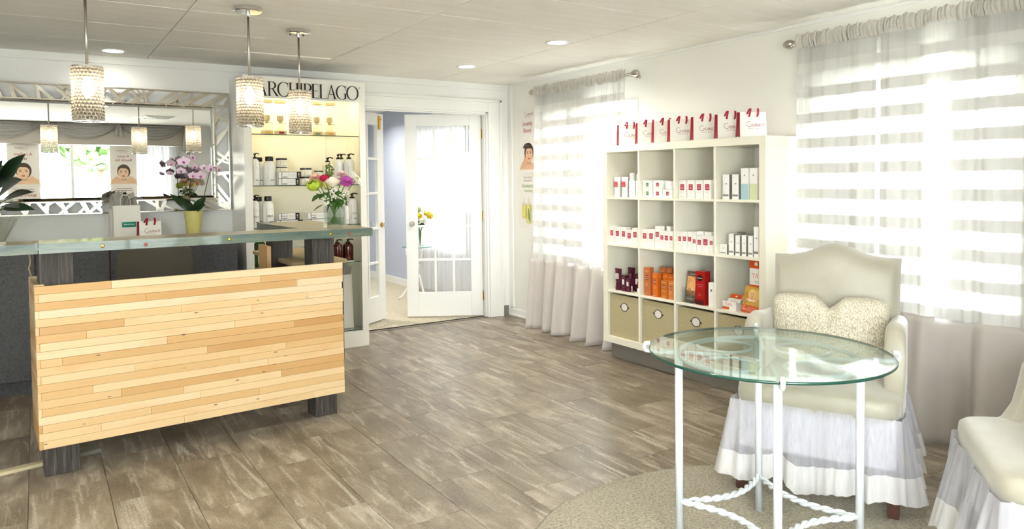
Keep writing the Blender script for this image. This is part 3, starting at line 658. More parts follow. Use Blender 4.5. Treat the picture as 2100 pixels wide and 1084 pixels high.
# serif capitals drawn as thick and thin strokes
def serif_letter(p, ch, x, z, h, k, rgb):
    T_, t_, s_ = .125*h, .034*h, .03*h
    def X(a): return x+a*h*k
    def st(a, w=T_, z0=0, z1=1, sf=True):
        p.rect(X(a)-w/2, X(a)+w/2, z+z0*h, z+z1*h, rgb)
        if sf:
            if z0 == 0: p.rect(X(a)-w/2-.06*h, X(a)+w/2+.06*h, z, z+s_, rgb)
            if z1 == 1: p.rect(X(a)-w/2-.06*h, X(a)+w/2+.06*h, z+h-s_, z+h, rgb)
    def hb(a, b, zz, w=t_): p.rect(X(a), X(b), z+zz*h-w/2, z+zz*h+w/2, rgb)
    def ring(cx, cz, rx, rz, a0, a1, n=22, wmax=T_, wmin=t_):
        pts = []; ws = []
        for i in range(n+1):
            a = math.radians(a0+(a1-a0)*i/n); pts.append((X(cx)+rx*h*math.cos(a), z+cz*h+rz*h*math.sin(a))); ws.append(wmin+(wmax-wmin)*abs(math.cos(a))**1.4)
        p.line(pts, ws, rgb)
    if ch == 'A':
        p.poly([(X(.06), z), (X(.11), z), (X(.44), z+h*.93), (X(.40), z+h)], rgb); p.poly([(X(.36), z+h), (X(.44), z+h), (X(.80), z), (X(.64), z)], rgb)
        hb(.22, .62, .33); hb(-.02, .2, .015, s_); hb(.55, .9, .015, s_); return .86
    if ch == 'R': st(.15); ring(.32, .745, .26, .24, -90, 90); hb(.15, .34, .985); hb(.15, .34, .505); p.poly([(X(.34), z+h*.5), (X(.47), z+h*.5), (X(.86), z), (X(.68), z)], rgb); return .84
    if ch == 'P': st(.15); ring(.32, .73, .27, .255, -90, 90); hb(.15, .34, .985); hb(.15, .34, .475); return .66
    if ch in 'CG':
        ring(.45, .5, .40, .5, 48, 312); p.rect(X(.74), X(.74)+t_*1.2, z+h*.68, z+h*.97, rgb)
        if ch == 'G': st(.74, T_, 0.05, .42, False); hb(.6, .88, .42, s_); return .9
        p.rect(X(.74), X(.74)+t_*1.2, z+h*.04, z+h*.28, rgb); return .82
    if ch == 'H': st(.15); st(.7); hb(.15, .7, .52); return .86
    if ch == 'I': st(.15); return .31
    if ch == 'E': st(.15); hb(.15, .56, .985); hb(.15, .5, .52); hb(.15, .6, .015); p.rect(X(.54), X(.56), z+h*.78, z+h, rgb); p.rect(X(.58), X(.60), z, z+h*.24, rgb); p.rect(X(.48), X(.5), z+h*.42, z+h*.62, rgb); return .64
    if ch == 'L': st(.15); hb(.15, .6, .015); p.rect(X(.58), X(.60), z, z+h*.26, rgb); return .62
    if ch == 'O': ring(.46, .5, .41, .5, 0, 360, 30); return .92
pr = Print(); x = 0.0; hh = .112
word = 'ARCHIPELAGO'; wid = {'A': .86, 'R': .84, 'C': .82, 'H': .86, 'I': .31, 'P': .66, 'E': .64, 'L': .62, 'G': .9, 'O': .92}
tot = sum(wid[c] for c in word); kx = (2.232-1.425)/(tot*hh); x = 1.425-1.326
for c in word: serif_letter(pr, c, x, 2.034, hh, kx, (38, 28, 22)); x += wid[c]*hh*kx
pr.ell(.920, 2.135, .008, .008, (60, 50, 44)).ell(.920, 2.135, .0062, .0062, (243, 241, 232)).text('R', .920, 2.1315, .007, (60, 50, 44))
pr.build('lettering', hd, (0, -.0002, 0))
# --- toiletries
M_BOT = mat('bottle_white', (242, 240, 232), .25); M_BOTC = mat('jar_cream', (238, 230, 206), .3); M_AMB = mat('amber_bottle', (70, 16, 10), .12, spec=.8); M_GRN = mat('green_bottle', (46, 84, 30), .1, spec=.8, trans=.25)
def soap_label(w, h, rad, word=None):
    """front label printed on a curved body"""
    p = Print(); lw = (70, 66, 60)
    p.rect(-w, w, h*.96, h, lw); p.rect(-w*.96, w*.96, 0, h*.95, (246, 244, 236)); p.rect(-w*.55, -w*.5, 0, h*.95, (150, 146, 136)); p.rect(-w, w, 0, h*.012, lw)
    for k in range(4): p.rect(-w*.3, w*.5, h*(.66+.06*k), h*(.675+.06*k), (205, 200, 186))
    if word: p.text(word, w*.15, h*.36, h*.13, (120, 112, 98), sx=.9)
    p.rect(-w*.15, w*.6, h*.08, h*.12, (60, 56, 50))
    m = p.mb
    m.v = [(rad*math.sin(vx/rad), -math.sqrt(max(0, rad*rad-(rad*math.sin(vx/rad))**2))+vy-.0006, vz) for vx, vy, vz in m.v]
    return p
def pump_bottle(lab, loc, r, h, mt, grp, word=None, lb=True, rz=0, amber=False):
    t = thing('pump_bottle', lab, 'bottle', loc, rz, grp)
    MB().lathe([(r*.9, 0), (r, .006), (r, h*.66), (r*.93, h*.73), (r*.7, h*.79), (r*.42, h*.82)], 20).build('body', mt, t, auto=True)
    MB().lathe([(r*.44, h*.82), (r*.44, h*.87), (r*.16, h*.88), (r*.16, h*.93), (r*.30, h*.93), (r*.30, h*.97), (r*.1, h*.98)], 14).tube([(0, 0, h*.97), (r*.35, -r*.2, h*.985), (r*.9, -r*.5, h*.96)], r*.13, 6).build('pump', M_BLACK, t, smooth=True)
    if lb:
        if amber: p = Print(); p.rect(-r*.2, r*.8, h*.1, h*.22, (226, 208, 160)); p.line([(-r*.6, h*.46), (0, h*.50), (r*.6, h*.46)], h*.008, (170, 130, 110)); p.rect(-r*.4, r*.5, h*.41, h*.43, (190, 160, 140)); m = p.mb; m.v = [(vx, -math.sqrt(max(1e-6, r*r-vx*vx))+vy-.0006, vz) for vx, vy, vz in m.v]; p.build('label', t)
        else: soap_label(r*.95, h*.52, r, word).build('label', t, (0, 0, h*.12))
    return t
def cap_bottle(lab, loc, r, h, grp, word=None):
    t = thing('capped_bottle', lab, 'bottle', loc, 0, grp)
    MB().lathe([(r*.92, 0), (r, .006), (r, h*.68), (r*.96, h*.74), (r*.8, h*.81), (r*.62, h*.845)], 22).build('body', M_BOT, t, auto=True)
    MB().lathe([(r*.63, h*.846), (r*.66, h*.86), (r*.64, h*.985), (r*.6, h)], 18).build('cap', M_BLACK, t, auto=True)
    soap_label(r*.95, h*.56, r, word).build('label', t, (0, 0, h*.13)); return t
def jar(lab, loc, r, h, grp):
    t = thing('cream_jar', lab, 'jar', loc, 0, grp)
    MB().lathe([(r*.96, 0), (r, .003), (r, h*.78)], 22).build('body', M_BOTC, t, auto=True); MB().lathe([(r*1.0, h*.785), (r*1.0, h*.98), (r*.96, h)], 22).build('lid', M_BLACK, t, auto=True)
    soap_label(r*.9, h*.66, r).build('label', t, (0, 0, h*.06)); return t
def soap_box(lab, loc, w, h, d, grp, word=None, end=True):
    t = thing('soap_box', lab, 'box', loc, 0, grp); e = mat('carton_black_edge', (40, 36, 34), .5)
    MB().box(-w/2, w/2, -d/2, d/2, 0, h).build('carton', M_PAPER, t, bevel=.0008)
    p = Print(); k = (46, 42, 40); p.rect(-w/2, w/2, 0, .002, k); p.rect(-w/2, w/2, h-.002, h, k); p.rect(-w/2, -w/2+.002, 0, h, k)
    p.rect(-w*.36, -w*.335, 0, h, k); p.rect(-w*.06, -w*.055, 0, h, (120, 116, 108)); p.rect(-w*.3, -w*.1, h*.16, h*.26, (60, 56, 52))
    for q in range(3): p.rect(0, w*.26, h*(.35+.14*q), h*(.38+.14*q), (196, 192, 180))
    if word: p.text(word, -w*.2, h*.42, h*.26, (110, 104, 92))
    if end: p.rect(w*.31, w/2, 0, h, (34, 30, 28)); p.ell(w*.4, h*.66, h*.10, h*.10, (220, 216, 205)); p.line([(w*.38, h*.5), (w*.43, h*.36), (w*.38, h*.2)], h*.06, (220, 216, 205))
    p.build('print', t, (0, -d/2-.0002, 0)); return t
z2, z3, z4, z1s = 1.345, 1.018, .708, 1.743
g2 = 'toiletries on the middle cabinet shelf'; g3 = 'toiletries on the lower cabinet shelf'
pump_bottle('white pump bottle at the far left of the cabinet shelf with the stacked jars', (1.425, 5.82, z2), .033, .255, M_BOT, g2)
pump_bottle('white pump bottle half hidden at the far left back of the jar shelf', (1.388, 5.90, z2), .03, .25, M_BOT, g2, lb=False)
cap_bottle('white bottle with black cap beside the two boxes on the jar shelf', (1.537, 5.83, z2), .047, .227, g2)
cap_bottle('white bottle with black cap standing behind another on the jar shelf', (1.475, 5.90, z2), .042, .222, g2)
soap_box('lower black and white soap box on the jar shelf', (1.672, 5.82, z2), .165, .053, .1, g2); soap_box('upper black and white soap box, carrying two jars', (1.678, 5.82, z2+.0535), .178, .053, .1, g2)
jar('cream jar with black lid directly on the soap boxes', (1.63, 5.82, z2+.107), .043, .038, g2); jar('taller cream jar with black lid on top of the other jar', (1.63, 5.82, z2+.1455), .043, .068, g2)
jar('lower cream jar in the middle of the jar shelf', (1.822, 5.82, z2), .046, .068, g2); jar('upper cream jar of the stack in the middle of the jar shelf', (1.822, 5.82, z2+.0685), .046, .068, g2)
jar('cream jar right behind the white rose bouquet, lower one', (1.95, 5.86, z2), .04, .065, g2); jar('cream jar right behind the bouquet, upper one', (1.94, 5.86, z2+.0655), .038, .05, g2)
pump_bottle('cream pump bottle behind the bouquet on the jar shelf', (2.01, 5.84, z2), .044, .226, M_BOTC, g2)
pump_bottle('white pump bottle at the right end of the jar shelf', (2.185, 5.82, z2), .044, .258, M_BOT, g2); pump_bottle('middle white pump bottle of three at the right of the jar shelf', (2.145, 5.89, z2), .038, .258, M_BOT, g2, lb=False); pump_bottle('left white pump bottle of three at the right of the jar shelf', (2.10, 5.84, z2), .036, .256, M_BOT, g2)
pump_bottle('white milk pump bottle at the far left of the lower cabinet shelf', (1.418, 5.82, z3), .033, .258, M_BOT, g3, 'MILK'); cap_bottle('white milk bottle with black cap at the left of the lower shelf', (1.518, 5.82, z3), .044, .243, g3, 'MILK')
cap_bottle('white bottle with black cap behind the milk bottle', (1.465, 5.90, z3), .04, .24, g3)
soap_box('lower milk soap box in the left pair on the lower shelf', (1.669, 5.82, z3), .21, .054, .1, g3, 'MILK'); soap_box('upper milk soap box in the left pair on the lower shelf', (1.665, 5.82, z3+.0545), .165, .054, .1, g3, 'MILK')
soap_box('lower milk soap box in the pair behind the glass vase', (1.90, 5.82, z3), .17, .053, .1, g3, 'MILK', False); soap_box('upper milk soap box in the pair behind the glass vase', (1.90, 5.82, z3+.0535), .17, .053, .1, g3, 'MILK', False)
pump_bottle('small white bottle right of the glass vase on the lower shelf', (2.143, 5.79, z3), .0215, .188, M_BOT, g3); pump_bottle('tall white milk pump bottle at the right end of the lower shelf', (2.206, 5.82, z3), .046, .258, M_BOT, g3, 'MILK'); pump_bottle('white pump bottle behind the tall milk bottle on the right', (2.17, 5.92, z3), .04, .256, M_BOT, g3, lb=False)
t = pump_bottle('green glass bottle with leaf label seen under the bar top', (1.455, 5.85, z4), .045, .25, M_GRN, None, lb=False)
p = Print(); p.rect(-.026, .026, .03, .14, (232, 230, 214)); p.poly([(-.02, .04), (.0, .045), (.02, .09), (.025, .13), (.005, .10), (-.012, .07)], (150, 176, 96)); p.rect(-.015, .01, .115, .12, (170, 170, 150)); p.build('label', t, (0, -.046, 0))
pump_bottle('amber pump bottle with tan label at the right of the desk post', (2.167, 5.83, z4), .044, .185, M_AMB, 'amber bottles', amber=True); pump_bottle('amber pump bottle half hidden by the right desk post', (2.075, 5.83, z4), .042, .185, M_AMB, 'amber bottles', amber=True)
tag(MB().box(-.06, .07, -.03, .03, 0, .006).build('leaflet', M_PAPER, None, (2.12, 5.785, z4+.0005), .1), 'white leaflet lying before the amber bottles', 'leaflet')
# fragrance testers under the lettering
for i, (x, c, w) in enumerate(((1.53, (226, 190, 40), 'yellow'), (1.635, (170, 30, 34), 'red'), (1.928, (130, 160, 110), 'green'), (2.036, (240, 150, 30), 'orange'))):
    t = thing('fragrance_tester', 'clear fragrance tester with %s tag on the top cabinet shelf' % w, 'tester', (x, 5.85, z1s), group='fragrance testers')
    cr = mat('tester_cream', (228, 206, 160), .5)
    MB().box(-.04, .04, -.035, .035, 0, .034).build('base', cr, t, bevel=.001); MB().box(-.04, .04, -.035, .035, .252, .272).build('top', cr, t, bevel=.001)
    MB().add([(-.038, -.033, .034), (.038, -.033, .034), (.038, .033, .034), (-.038, .033, .034), (-.038, -.033, .252), (.038, -.033, .252), (.038, .033, .252), (-.038, .033, .252)], [(0, 1, 5, 4), (1, 2, 6, 5), (3, 0, 4, 7)]).build('clear_case', M_PANE, t)
    MB().lathe([(.026, .0345), (.027, .04), (.027, .08), (.02, .092)], 14).build('flask', M_CLEAR, t, smooth=True); MB().lathe([(.012, .092), (.012, .106), (.026, .112), (.026, .15), (.015, .155)], 14).build('stopper', cr, t, auto=True)
    MB().tube([(.0, -.02, .095), (.03, -.03, .095), (.033, -.03, .085)], .004, 6).build('valve', M_CHROME, t, smooth=True)
    MB().box(-.02, .02, -.0365, -.0355, .01, .024).build('tag', mat('tag_'+w, c, .5), t)

# ---------------------------------------------------------------- gift bags
M_BAGW = mat('bag_paper_white', (240, 237, 228), .38); M_BAGR = mat('bag_side_red', (150, 18, 40), .3); M_RIB = mat('satin_ribbon_red', (172, 14, 42), .35)
def gift_bag(name, lab, loc, rz, w, h, d, grp=None, side=M_BAGR, logo=True, tb=.88):
    """front faces local -y; tapers slightly to the top"""
    t = thing(name, lab, 'gift bag', loc, rz, grp); e = tb; dd = d*.7
    def P(u, v, k): return (u*lerp(w/2, w/2*(.96), k), v*lerp(d/2, dd/2, k), h*k)
    f = MB(); f.add([P(-1,-1,0), P(1,-1,0), P(1,-1,1), P(-1,-1,1)], [(0,1,2,3)]); f.add([P(1,1,0), P(-1,1,0), P(-1,1,1), P(1,1,1)], [(0,1,2,3)]); f.add([P(-1,-1,0), P(-1,1,0), P(1,1,0), P(1,-1,0)], [(0,1,2,3)])
    f.build('panels', M_BAGW, t, solid=.0008)
    for s in (-1, 1):
        g = MB(); m0 = (s*(w/2-.002), 0, h*.08); m1 = (s*(w/2*.96-.012), 0, h)
        g.add([P(s,-1,0), P(s,-1,1), m1, m0, P(s,1,1), P(s,1,0)], [(0,1,2,3), (3,2,4,5)]); g.build('gusset', side, t)
    return t
def guinot_bag(lab, loc, rz, grp, w=.18, h=.158):
    t = gift_bag('gift_bag', lab, loc, rz, w, h, .06, grp)
    p = Print(); guinot(p, .0, h*.42, h*.2); q = p.mb; q.v = [(a, b+(c/h)*.06*.15, c) for a, b, c in q.v]; p.build('logo', t, (0, -.03-.0008, 0))
    for s in (-1, 1):
        MB().grid(lambda u, v: (s*.022+.012*(u-.5)+s*.014*v+.006*math.sin(v*5+s), -.022-.010*math.sin(v*PI)-.004, h*.80+.055*math.sin(v*2.6)-.010*v*v), 3, 7).build('ribbon', M_RIB, t, smooth=True, solid=.0012)
    return t
Xs, Yf, zk = 3.624, 4.2807, .1256
zt_ = zk+1.488
posn = ['leftmost white gift bag with red ribbon on top of the shelf', 'second white gift bag from the left on top of the shelf', 'third white gift bag from the left on top of the shelf', 'fourth, middle white gift bag on top of the shelf', 'third white gift bag from the right on top of the shelf', 'second white gift bag from the right on top of the shelf', 'rightmost white gift bag on top of the shelf, its logo unobstructed']
for i, yb in enumerate(BAGY):
    guinot_bag(posn[i], (3.747, yb+.004, zt_), math.radians(-23), 'gift bags on top of the shelf')
bx_ = guinot_bag('small white gift bag with red side on the worktop below the mirror', (.672, 5.80, .962), math.radians(14), 'gift bags below the mirror', .155, .14)
# taller paper bag with tissue
tb = gift_bag('paper_bag', 'tall cream paper bag with teal sticker and grey tissue', 'x' and (.528, 5.90, .962), math.radians(16), .19, .255, .11, 'gift bags below the mirror', mat('bag_side_sheen', (226, 222, 212), .25))
MB().box(-.04, .055, -.056, -.0552, .10, .137).build('sticker', mat('teal_sticker', (32, 142, 118), .4), tb)
p = Print(); p.scribble(-.036, .036, 0, .014, (230, 240, 236)); p.build('sticker_text', tb, (.008, -.0564, .112))
for s in (-.02, .02): MB().tube([(-.035, s, .24), (-.034, s, .30), (-.02, s, .325), (.01, s, .33), (.03, s, .31), (.036, s, .24)], .0028, 6).build('handle', mat('paper_cord', (232, 226, 210), .7), tb, smooth=True)
rg = random.Random(5)
for k in range(7):
    a = rg.uniform(-1, 1); b = rg.uniform(-.3, .3); hgt = rg.uniform(.05, .11); x = -.07+.023*k
    MB().add([(x-.035, b*.02, .235), (x+.035, b*.02, .235), (x+.02+a*.03, b*.1, .255+hgt), (x-.03+a*.03, b*.1-.01, .25+hgt*.8), (x, .02, .25+hgt*.5)], [(0, 1, 2, 4), (0, 4, 3), (4, 2, 3)]).build('tissue', mat('tissue_grey', (172, 168, 158), .7), tb, solid=.0008)
wb = gift_bag('paper_bag', 'white shopping bag with grey tissue on the bottom cabinet shelf', (2.12, 5.90, .1415), .0, .18, .45, .12, None, M_BAGW)
for k in range(4): MB().add([(-.06+.03*k, 0, .44), (-.0+.03*k, .0, .44), (.0+.03*k, -.03, .60-.03*k), (-.04+.03*k, .01, .64-.04*k)], [(0, 1, 2, 3)]).build('tissue', mat('tissue_grey'), wb, solid=.001)

# ---------------------------------------------------------------- white cube shelf between the windows
M_SHELF = mat('shelf_cream_foil', (240, 236, 218), .35)
sh = thing('cube_shelf', 'large cream sixteen-cube shelf unit standing between the two curtained windows', 'shelf', (Xs, Yf, zk), -PI/2)
# local x runs towards the camera (world -y), local y into the wall, z up
SWd, SD, t5, t1, cb = 1.488, .383, .05, .016, .335
def bd(nm, *a): return MB().box(*a).build(nm, M_SHELF, sh, bevel=.0015, seg=1)
bd('top_board', 0, SWd, 0, SD, SWd-t5, SWd); bd('bottom_board', 0, SWd, 0, SD, 0, t5); bd('side_board', 0, t5, 0, SD, t5, SWd-t5); bd('side_board', SWd-t5, SWd, 0, SD, t5, SWd-t5)
for i in range(3): x = t5+cb*(i+1)+t1*i; bd('divider', x, x+t1, .002, SD, t5, SWd-t5)
for j in range(3):
    z = t5+cb*(j+1)+t1*j
    for i in range(4): x = t5+(cb+t1)*i; bd('shelf_board', x+.0005, x+cb-.0005, .003, SD, z, z+t1)
tag(MB().box(3.69, 3.98, Yf-SWd+.02, Yf-.02, 0, zk-.0005).build('plinth', M_GREY), 'grey plinth on the floor under the cube shelf', 'plinth')
def zs_(row): return zk+t5+(cb+t1)*(3-row)      # top of the board under row 0 (top) .. 3
# fabric bins of the bottom row
def linen():
    t = NT('bin_linen'); tc = t.n('TexCoord').outputs['Object']
    n = t.n('TexNoise', Vector=t.n('Mapping', Vector=tc, Scale=(400, 400, 60)).outputs[0], Scale=1.0, Detail=2.0).outputs['Fac']; m = t.n('TexNoise', Vector=t.n('Mapping', Vector=tc, Scale=(60, 60, 400)).outputs[0], Scale=1.0, Detail=2.0).outputs['Fac']
    s = t.math('MULTIPLY', t.math('ADD', n, m), .5); bp = t.n('Bump', Strength=.3, Distance=.002, Height=s)
    return t.done(t.n('BsdfPrincipled', Base_Color=t.ramp(s, [(.35, (166, 154, 116)), (.65, (192, 181, 144))]), Roughness=.9, Normal=bp.outputs[0]).outputs[0])
M_LINEN = linen(); M_DARKMETAL = mat('dark_bronze', (52, 44, 38), .4, .7)
binlab = ['leftmost beige linen bin in the bottom row of the shelf', 'second beige linen bin from the left in the bottom row', 'third beige linen bin in the bottom row, its label above the table edge', 'rightmost beige linen bin, mostly behind the glass table']
for i in range(4):
    y = Yf-(t5+(cb+t1)*i+cb/2)
    t = thing('storage_bin', binlab[i], 'bin', (Xs+.02, y, zk+t5), -PI/2, 'linen storage bins')
    w = cb/2-.006; b = MB(); b.box(-w, w, 0, .006, 0, .318).box(-w, w, .32, .326, 0, .318).box(-w, -w+.006, .006, .32, 0, .318).box(w-.006, w, .006, .32, 0, .318).box(-w+.006, w-.006, .006, .32, 0, .005)
    b.build('fabric_box', M_LINEN, t)
    ring = [(.036*math.cos(2*PI*k/28), -.002, .235+.030*math.sin(2*PI*k/28)) for k in range(28)]
    MB().tube(ring, .0024, 6, closed=True).box(-.049, -.035, -.003, 0, .231, .239).box(.035, .049, -.003, 0, .231, .239).build('label_frame', M_DARKMETAL, t)
    MB().prism([(.034*math.cos(2*PI*k/24), .235+.028*math.sin(2*PI*k/24)) for k in range(24)], -.0018, -.0003, 'y').build('label_card', mat('card_white', (228, 222, 216), .6), t)

# --- products in the cubes
ORD = {1: 'leftmost', 2: 'second', 3: 'third', 4: 'fourth', 5: 'fifth', 6: 'sixth', 7: 'seventh'}
PX = Xs+.032
def place(name, lab, cat, yl, yr, z, dep, grp, front=0.0):
    return thing(name, lab, cat, (PX+front+dep/2, (yl+yr)/2, z), -PI/2, grp), yl-yr-.002
def carton(lab, yl, yr, z, h, dep, grp, style='red', front=0.0, body=None, name='carton'):
    t, w = place(name, lab, 'box', yl, yr, z, dep, grp, front)
    MB().box(-w/2, w/2, -dep/2, dep/2, 0, h).build('box_body', body or M_PAPER, t, bevel=.0007, seg=1)
    p = Print(); g = (196, 190, 182)
    if style == 'red':
        a = min(w*.72, .036); zc = h*.62; p.rect(-a/2, a/2, zc-a*.55, zc+a*.55, (176, 34, 58))
        for k in range(3): p.rect(-a*.34, a*.34, zc-a*.3+a*.26*k, zc-a*.24+a*.26*k, (236, 214, 214))
        p.rect(-w*.26, w*.26, h*.34, h*.35, g); p.rect(-w*.2, w*.2, h*.28, h*.288, g); p.rect(-w*.3, w*.3, h*.1, h*.115, g); p.rect(-w*.3, w*.3, h*.9, h*.91, g)
    elif style in ('redlow', 'green'):
        c = (176, 34, 58) if style == 'redlow' else (70, 132, 60); a = h*.44; p.rect(-a*.5, a*.5, h*.3, h*.72, c); p.rect(-a*.36, a*.36, h*.42, h*.45, (240, 230, 226)); p.rect(-a*.36, a*.36, h*.55, h*.58, (240, 230, 226)); p.rect(-w*.25, w*.25, h*.14, h*.17, g)
    elif style == 'grey':
        p.rect(-w*.3, w*.1, h*.62, h*.626, (110, 110, 106)); p.rect(w*.02, w*.16, h*.6, h*.65, (90, 90, 88)); p.rect(-w*.42, w*.42, h*.12, h*.2, (138, 134, 124))
        MB().box(w/2, w/2+.0006, -dep/2+.001, dep/2, .001, h-.001).build('grey_side', mat('carton_grey_side', (128, 126, 120), .5), t)
    elif style in ('blue', 'lime'):
        c = (168, 198, 206) if style == 'blue' else (206, 214, 168); p.rect(-w/2, w/2, 0, h*.50, c); p.rect(-w/2, w/2, h*.50, h*.515, (226, 226, 206)); p.rect(-w*.08, w*.08, h*.76, h*.79, (70, 66, 60)); p.rect(-w/2, w/2, h*.74, h*.742, g)
    elif style == 'orange':
        c = (244, 214, 170); p.text('GUINOT', 0, h*.85, w*.15, c, sx=.9); p.rect(-w*.24, w*.24, h*.56, h*.74, (150, 70, 66)); p.rect(-w*.24, w*.24, h*.60, h*.615, c); p.rect(-w*.24, w*.24, h*.66, h*.675, c)
        p.rect(-w*.3, w*.3, h*.42, h*.43, c); p.rect(-w*.25, w*.25, h*.36, h*.37, c); p.ell(0, h*.13, w*.16, w*.2, (206, 120, 80)); p.rect(-w*.34, w*.34, h*.055, h*.065, c)
    elif style == 'crimson':
        p.ell(0, h*.80, w*.34, w*.26, (40, 16, 16)); p.rect(-w*.28, w*.28, h*.79, h*.81, (226, 206, 196))
        for zz, ww in ((.60, .36), (.54, .24), (.33, .1), (.28, .18)): p.rect(-w*ww, w*ww, h*zz, h*zz+.002, (220, 160, 150))
        for k in range(9): p.ell(-w*.42+w*.105*k, h*.06, w*.05, h*(.06+.04*((k*7) % 3)), (70, 14, 16))
        MB().box(w/2, w/2+.0005, -dep/2+.001, dep/2, .001, h-.001).build('side_panel', body, t)
    elif style == 'arrow': p.poly([(-w*.1, h*.6), (w*.2, h*.68), (-w*.1, h*.76)], (40, 60, 66)); p.rect(-w*.3, w*.2, h*.44, h*.445, g); p.rect(-w*.3, w*.1, h*.36, h*.365, g); p.rect(-w*.2, w*.3, h*.25, h*.255, g)
    if p.mats: p.build('print', t, (0, -dep/2-.0002, 0))
    return t
def tube_item(lab, yl, yr, z, h, grp, body, cap, sticker, front=0.0):
    t, w = place('cosmetic_tube', lab, 'tube', yl, yr, z, .035, grp, front)
    MB().grid(lambda u, v: ((w/2*lerp(.62, 1, v))*math.cos(2*PI*u), lerp(.016, .0025, v**1.5)*math.sin(2*PI*u), h*lerp(.16, 1, v)), 18, 6, True).add([(-w/2, -.0012, h*.97), (w/2, -.0012, h*.97), (w/2, .0012, h), (-w/2, .0012, h)], [(0, 1, 2, 3)]).build('tube_body', body, t, smooth=True)
    MB().lathe([(w*.28, 0), (w*.30, .003), (w*.31, h*.16), (w*.1, h*.162)], 16).build('cap', cap, t, auto=True)
    p = Print(); a = w*.56; p.rect(-a/2, a/2, h*.52, h*.78, sticker)
    for k in range(3): p.rect(-a*.36, a*.36, h*(.57+.07*k), h*(.585+.07*k), (236, 214, 214) if sticker[1] < 120 else (120, 70, 80))
    p.rect(-a*.4, a*.4, h*.38, h*.39, (190, 176, 170)); p.build('print', t, (0, -.0165, 0)); return t
def foam_bottle(lab, yl, yr, z, h, grp, c):
    t, w = place('foam_bottle', lab, 'bottle', yl, yr, z, .05, grp)
    r = w/2-.003; MB().lathe([(r*.96, 0), (r, .004), (r, h*.66), (r*.9, h*.69)], 18).build('body', M_WHITE, t, auto=True); MB().lathe([(r*.86, h*.695), (r*.86, h*.93), (r*.7, h*.98), (r*.3, h)], 18).build('clear_cap', mat('frosted_cap', (236, 238, 236), .2, trans=.3), t, auto=True)
    p = Print(); p.rect(-r*.6, r*.6, h*.32, h*.5, c); m = p.mb; m.v = [(a, -math.sqrt(r*r-a*a)+b-.0006, q) for a, b, q in m.v]; p.build('print', t); return t
z = zs_(0); g = 'products in the top left cube'
tube_item('leftmost white tube with red label in the top left cube', 4.207, 4.128, z, .150, g, M_WHITE, M_WHITE, (186, 40, 52)); tube_item('second white tube with red label in the top left cube', 4.121, 4.044, z, .150, g, M_WHITE, M_WHITE, (186, 40, 52))
foam_bottle('white foam bottle with red label in the top left cube', 4.038, 3.975, z, .180, g, (186, 40, 52)); foam_bottle('white foam bottle with green label in the top left cube', 3.966, 3.908, z, .176, g, (84, 140, 76))
g = 'small cartons in the second top cube'
carton('green-label white carton on top in the second cube of the top row', 3.877, 3.778, z+.0625, .061, .075, g, 'green'); carton('green-label white carton below in the second cube of the top row', 3.877, 3.778, z, .062, .075, g, 'green')
carton('red-label white carton on top in the second cube of the top row', 3.768, 3.682, z+.0625, .061, .075, g, 'redlow'); carton('red-label white carton below in the second cube of the top row', 3.768, 3.682, z, .062, .075, g, 'redlow')
carton('right red-label white carton, no other carton on it, second top cube', 3.677, 3.581, z, .062, .075, g, 'redlow')
t = thing('cream_jar', 'round white cream jar on the right carton in the second top cube', 'jar', (PX+.037, 3.638, z+.0625), -PI/2, g); MB().lathe([(.03, 0), (.034, .003), (.034, .03)], 20).build('body', M_WHITE, t, auto=True); MB().lathe([(.0345, .0305), (.0345, .05), (.031, .054)], 20).build('lid', M_WHITE, t, auto=True)
g = 'red-label cartons in the third top cube'
for k, (a, b) in enumerate(((3.524, 3.458), (3.447, 3.383), (3.374, 3.311), (3.304, 3.240))): carton('%s of four red-label white cartons in the third top cube' % ['leftmost', 'second', 'third', 'rightmost'][k], a, b, z, .123, .055, g)
g = 'cartons in the top right cube'
carton('leftmost grey-sided white carton in the top right cube', 3.148, 3.092, z, .157, .06, g, 'grey'); carton('second grey-sided white carton in the top right cube', 3.072, 3.019, z, .157, .06, g, 'grey')
carton('pale blue and white tall carton in the top right cube', 3.003, 2.945, z, .194, .06, g, 'blue'); carton('pale green and white tall carton in the top right cube', 2.937, 2.878, z, .194, .06, g, 'lime')
z = zs_(1)
for rowk, (cube, L) in enumerate((('left cube of the second row', [(4.245, 4.185, .128), (4.181, 4.120, .126), (4.114, 4.053, .126), (4.048, 3.993, .110), (3.989, 3.929, .127)]),
        ('second cube of the second row', [(3.889, 3.826, .124), (3.824, 3.760, .127), (3.753, 3.707, .152), (3.705, 3.665, .121), (3.663, 3.620, .120), (3.616, 3.579, .121)]),
        ('third cube of the second row', [(3.539, 3.497, .124), (3.493, 3.452, .128), (3.448, 3.407, .128), (3.404, 3.368, .108), (3.363, 3.320, .103), (3.317, 3.260, .109), (3.257, 3.223, .107)]))):
    for k, (a, b, h) in enumerate(L): carton('%s red-label white carton from the left in the %s' % (ORD[k+1] if k else 'first', cube), a, b, z, h, .05, 'red-label cartons of the second row')
carton('plain white carton lying behind in the second cube of the second row', 3.70, 3.66, z, .150, .04, 'plain cartons behind', 'none', .06); carton('plain white carton behind the fourth carton, third cube of second row', 3.42, 3.36, z, .13, .05, 'plain cartons behind', 'none', .06); carton('plain white carton behind the fifth carton, third cube of second row', 3.35, 3.29, z, .128, .05, 'plain cartons behind', 'none', .06)
g = 'grey-banded cartons in the right cube of the second row'
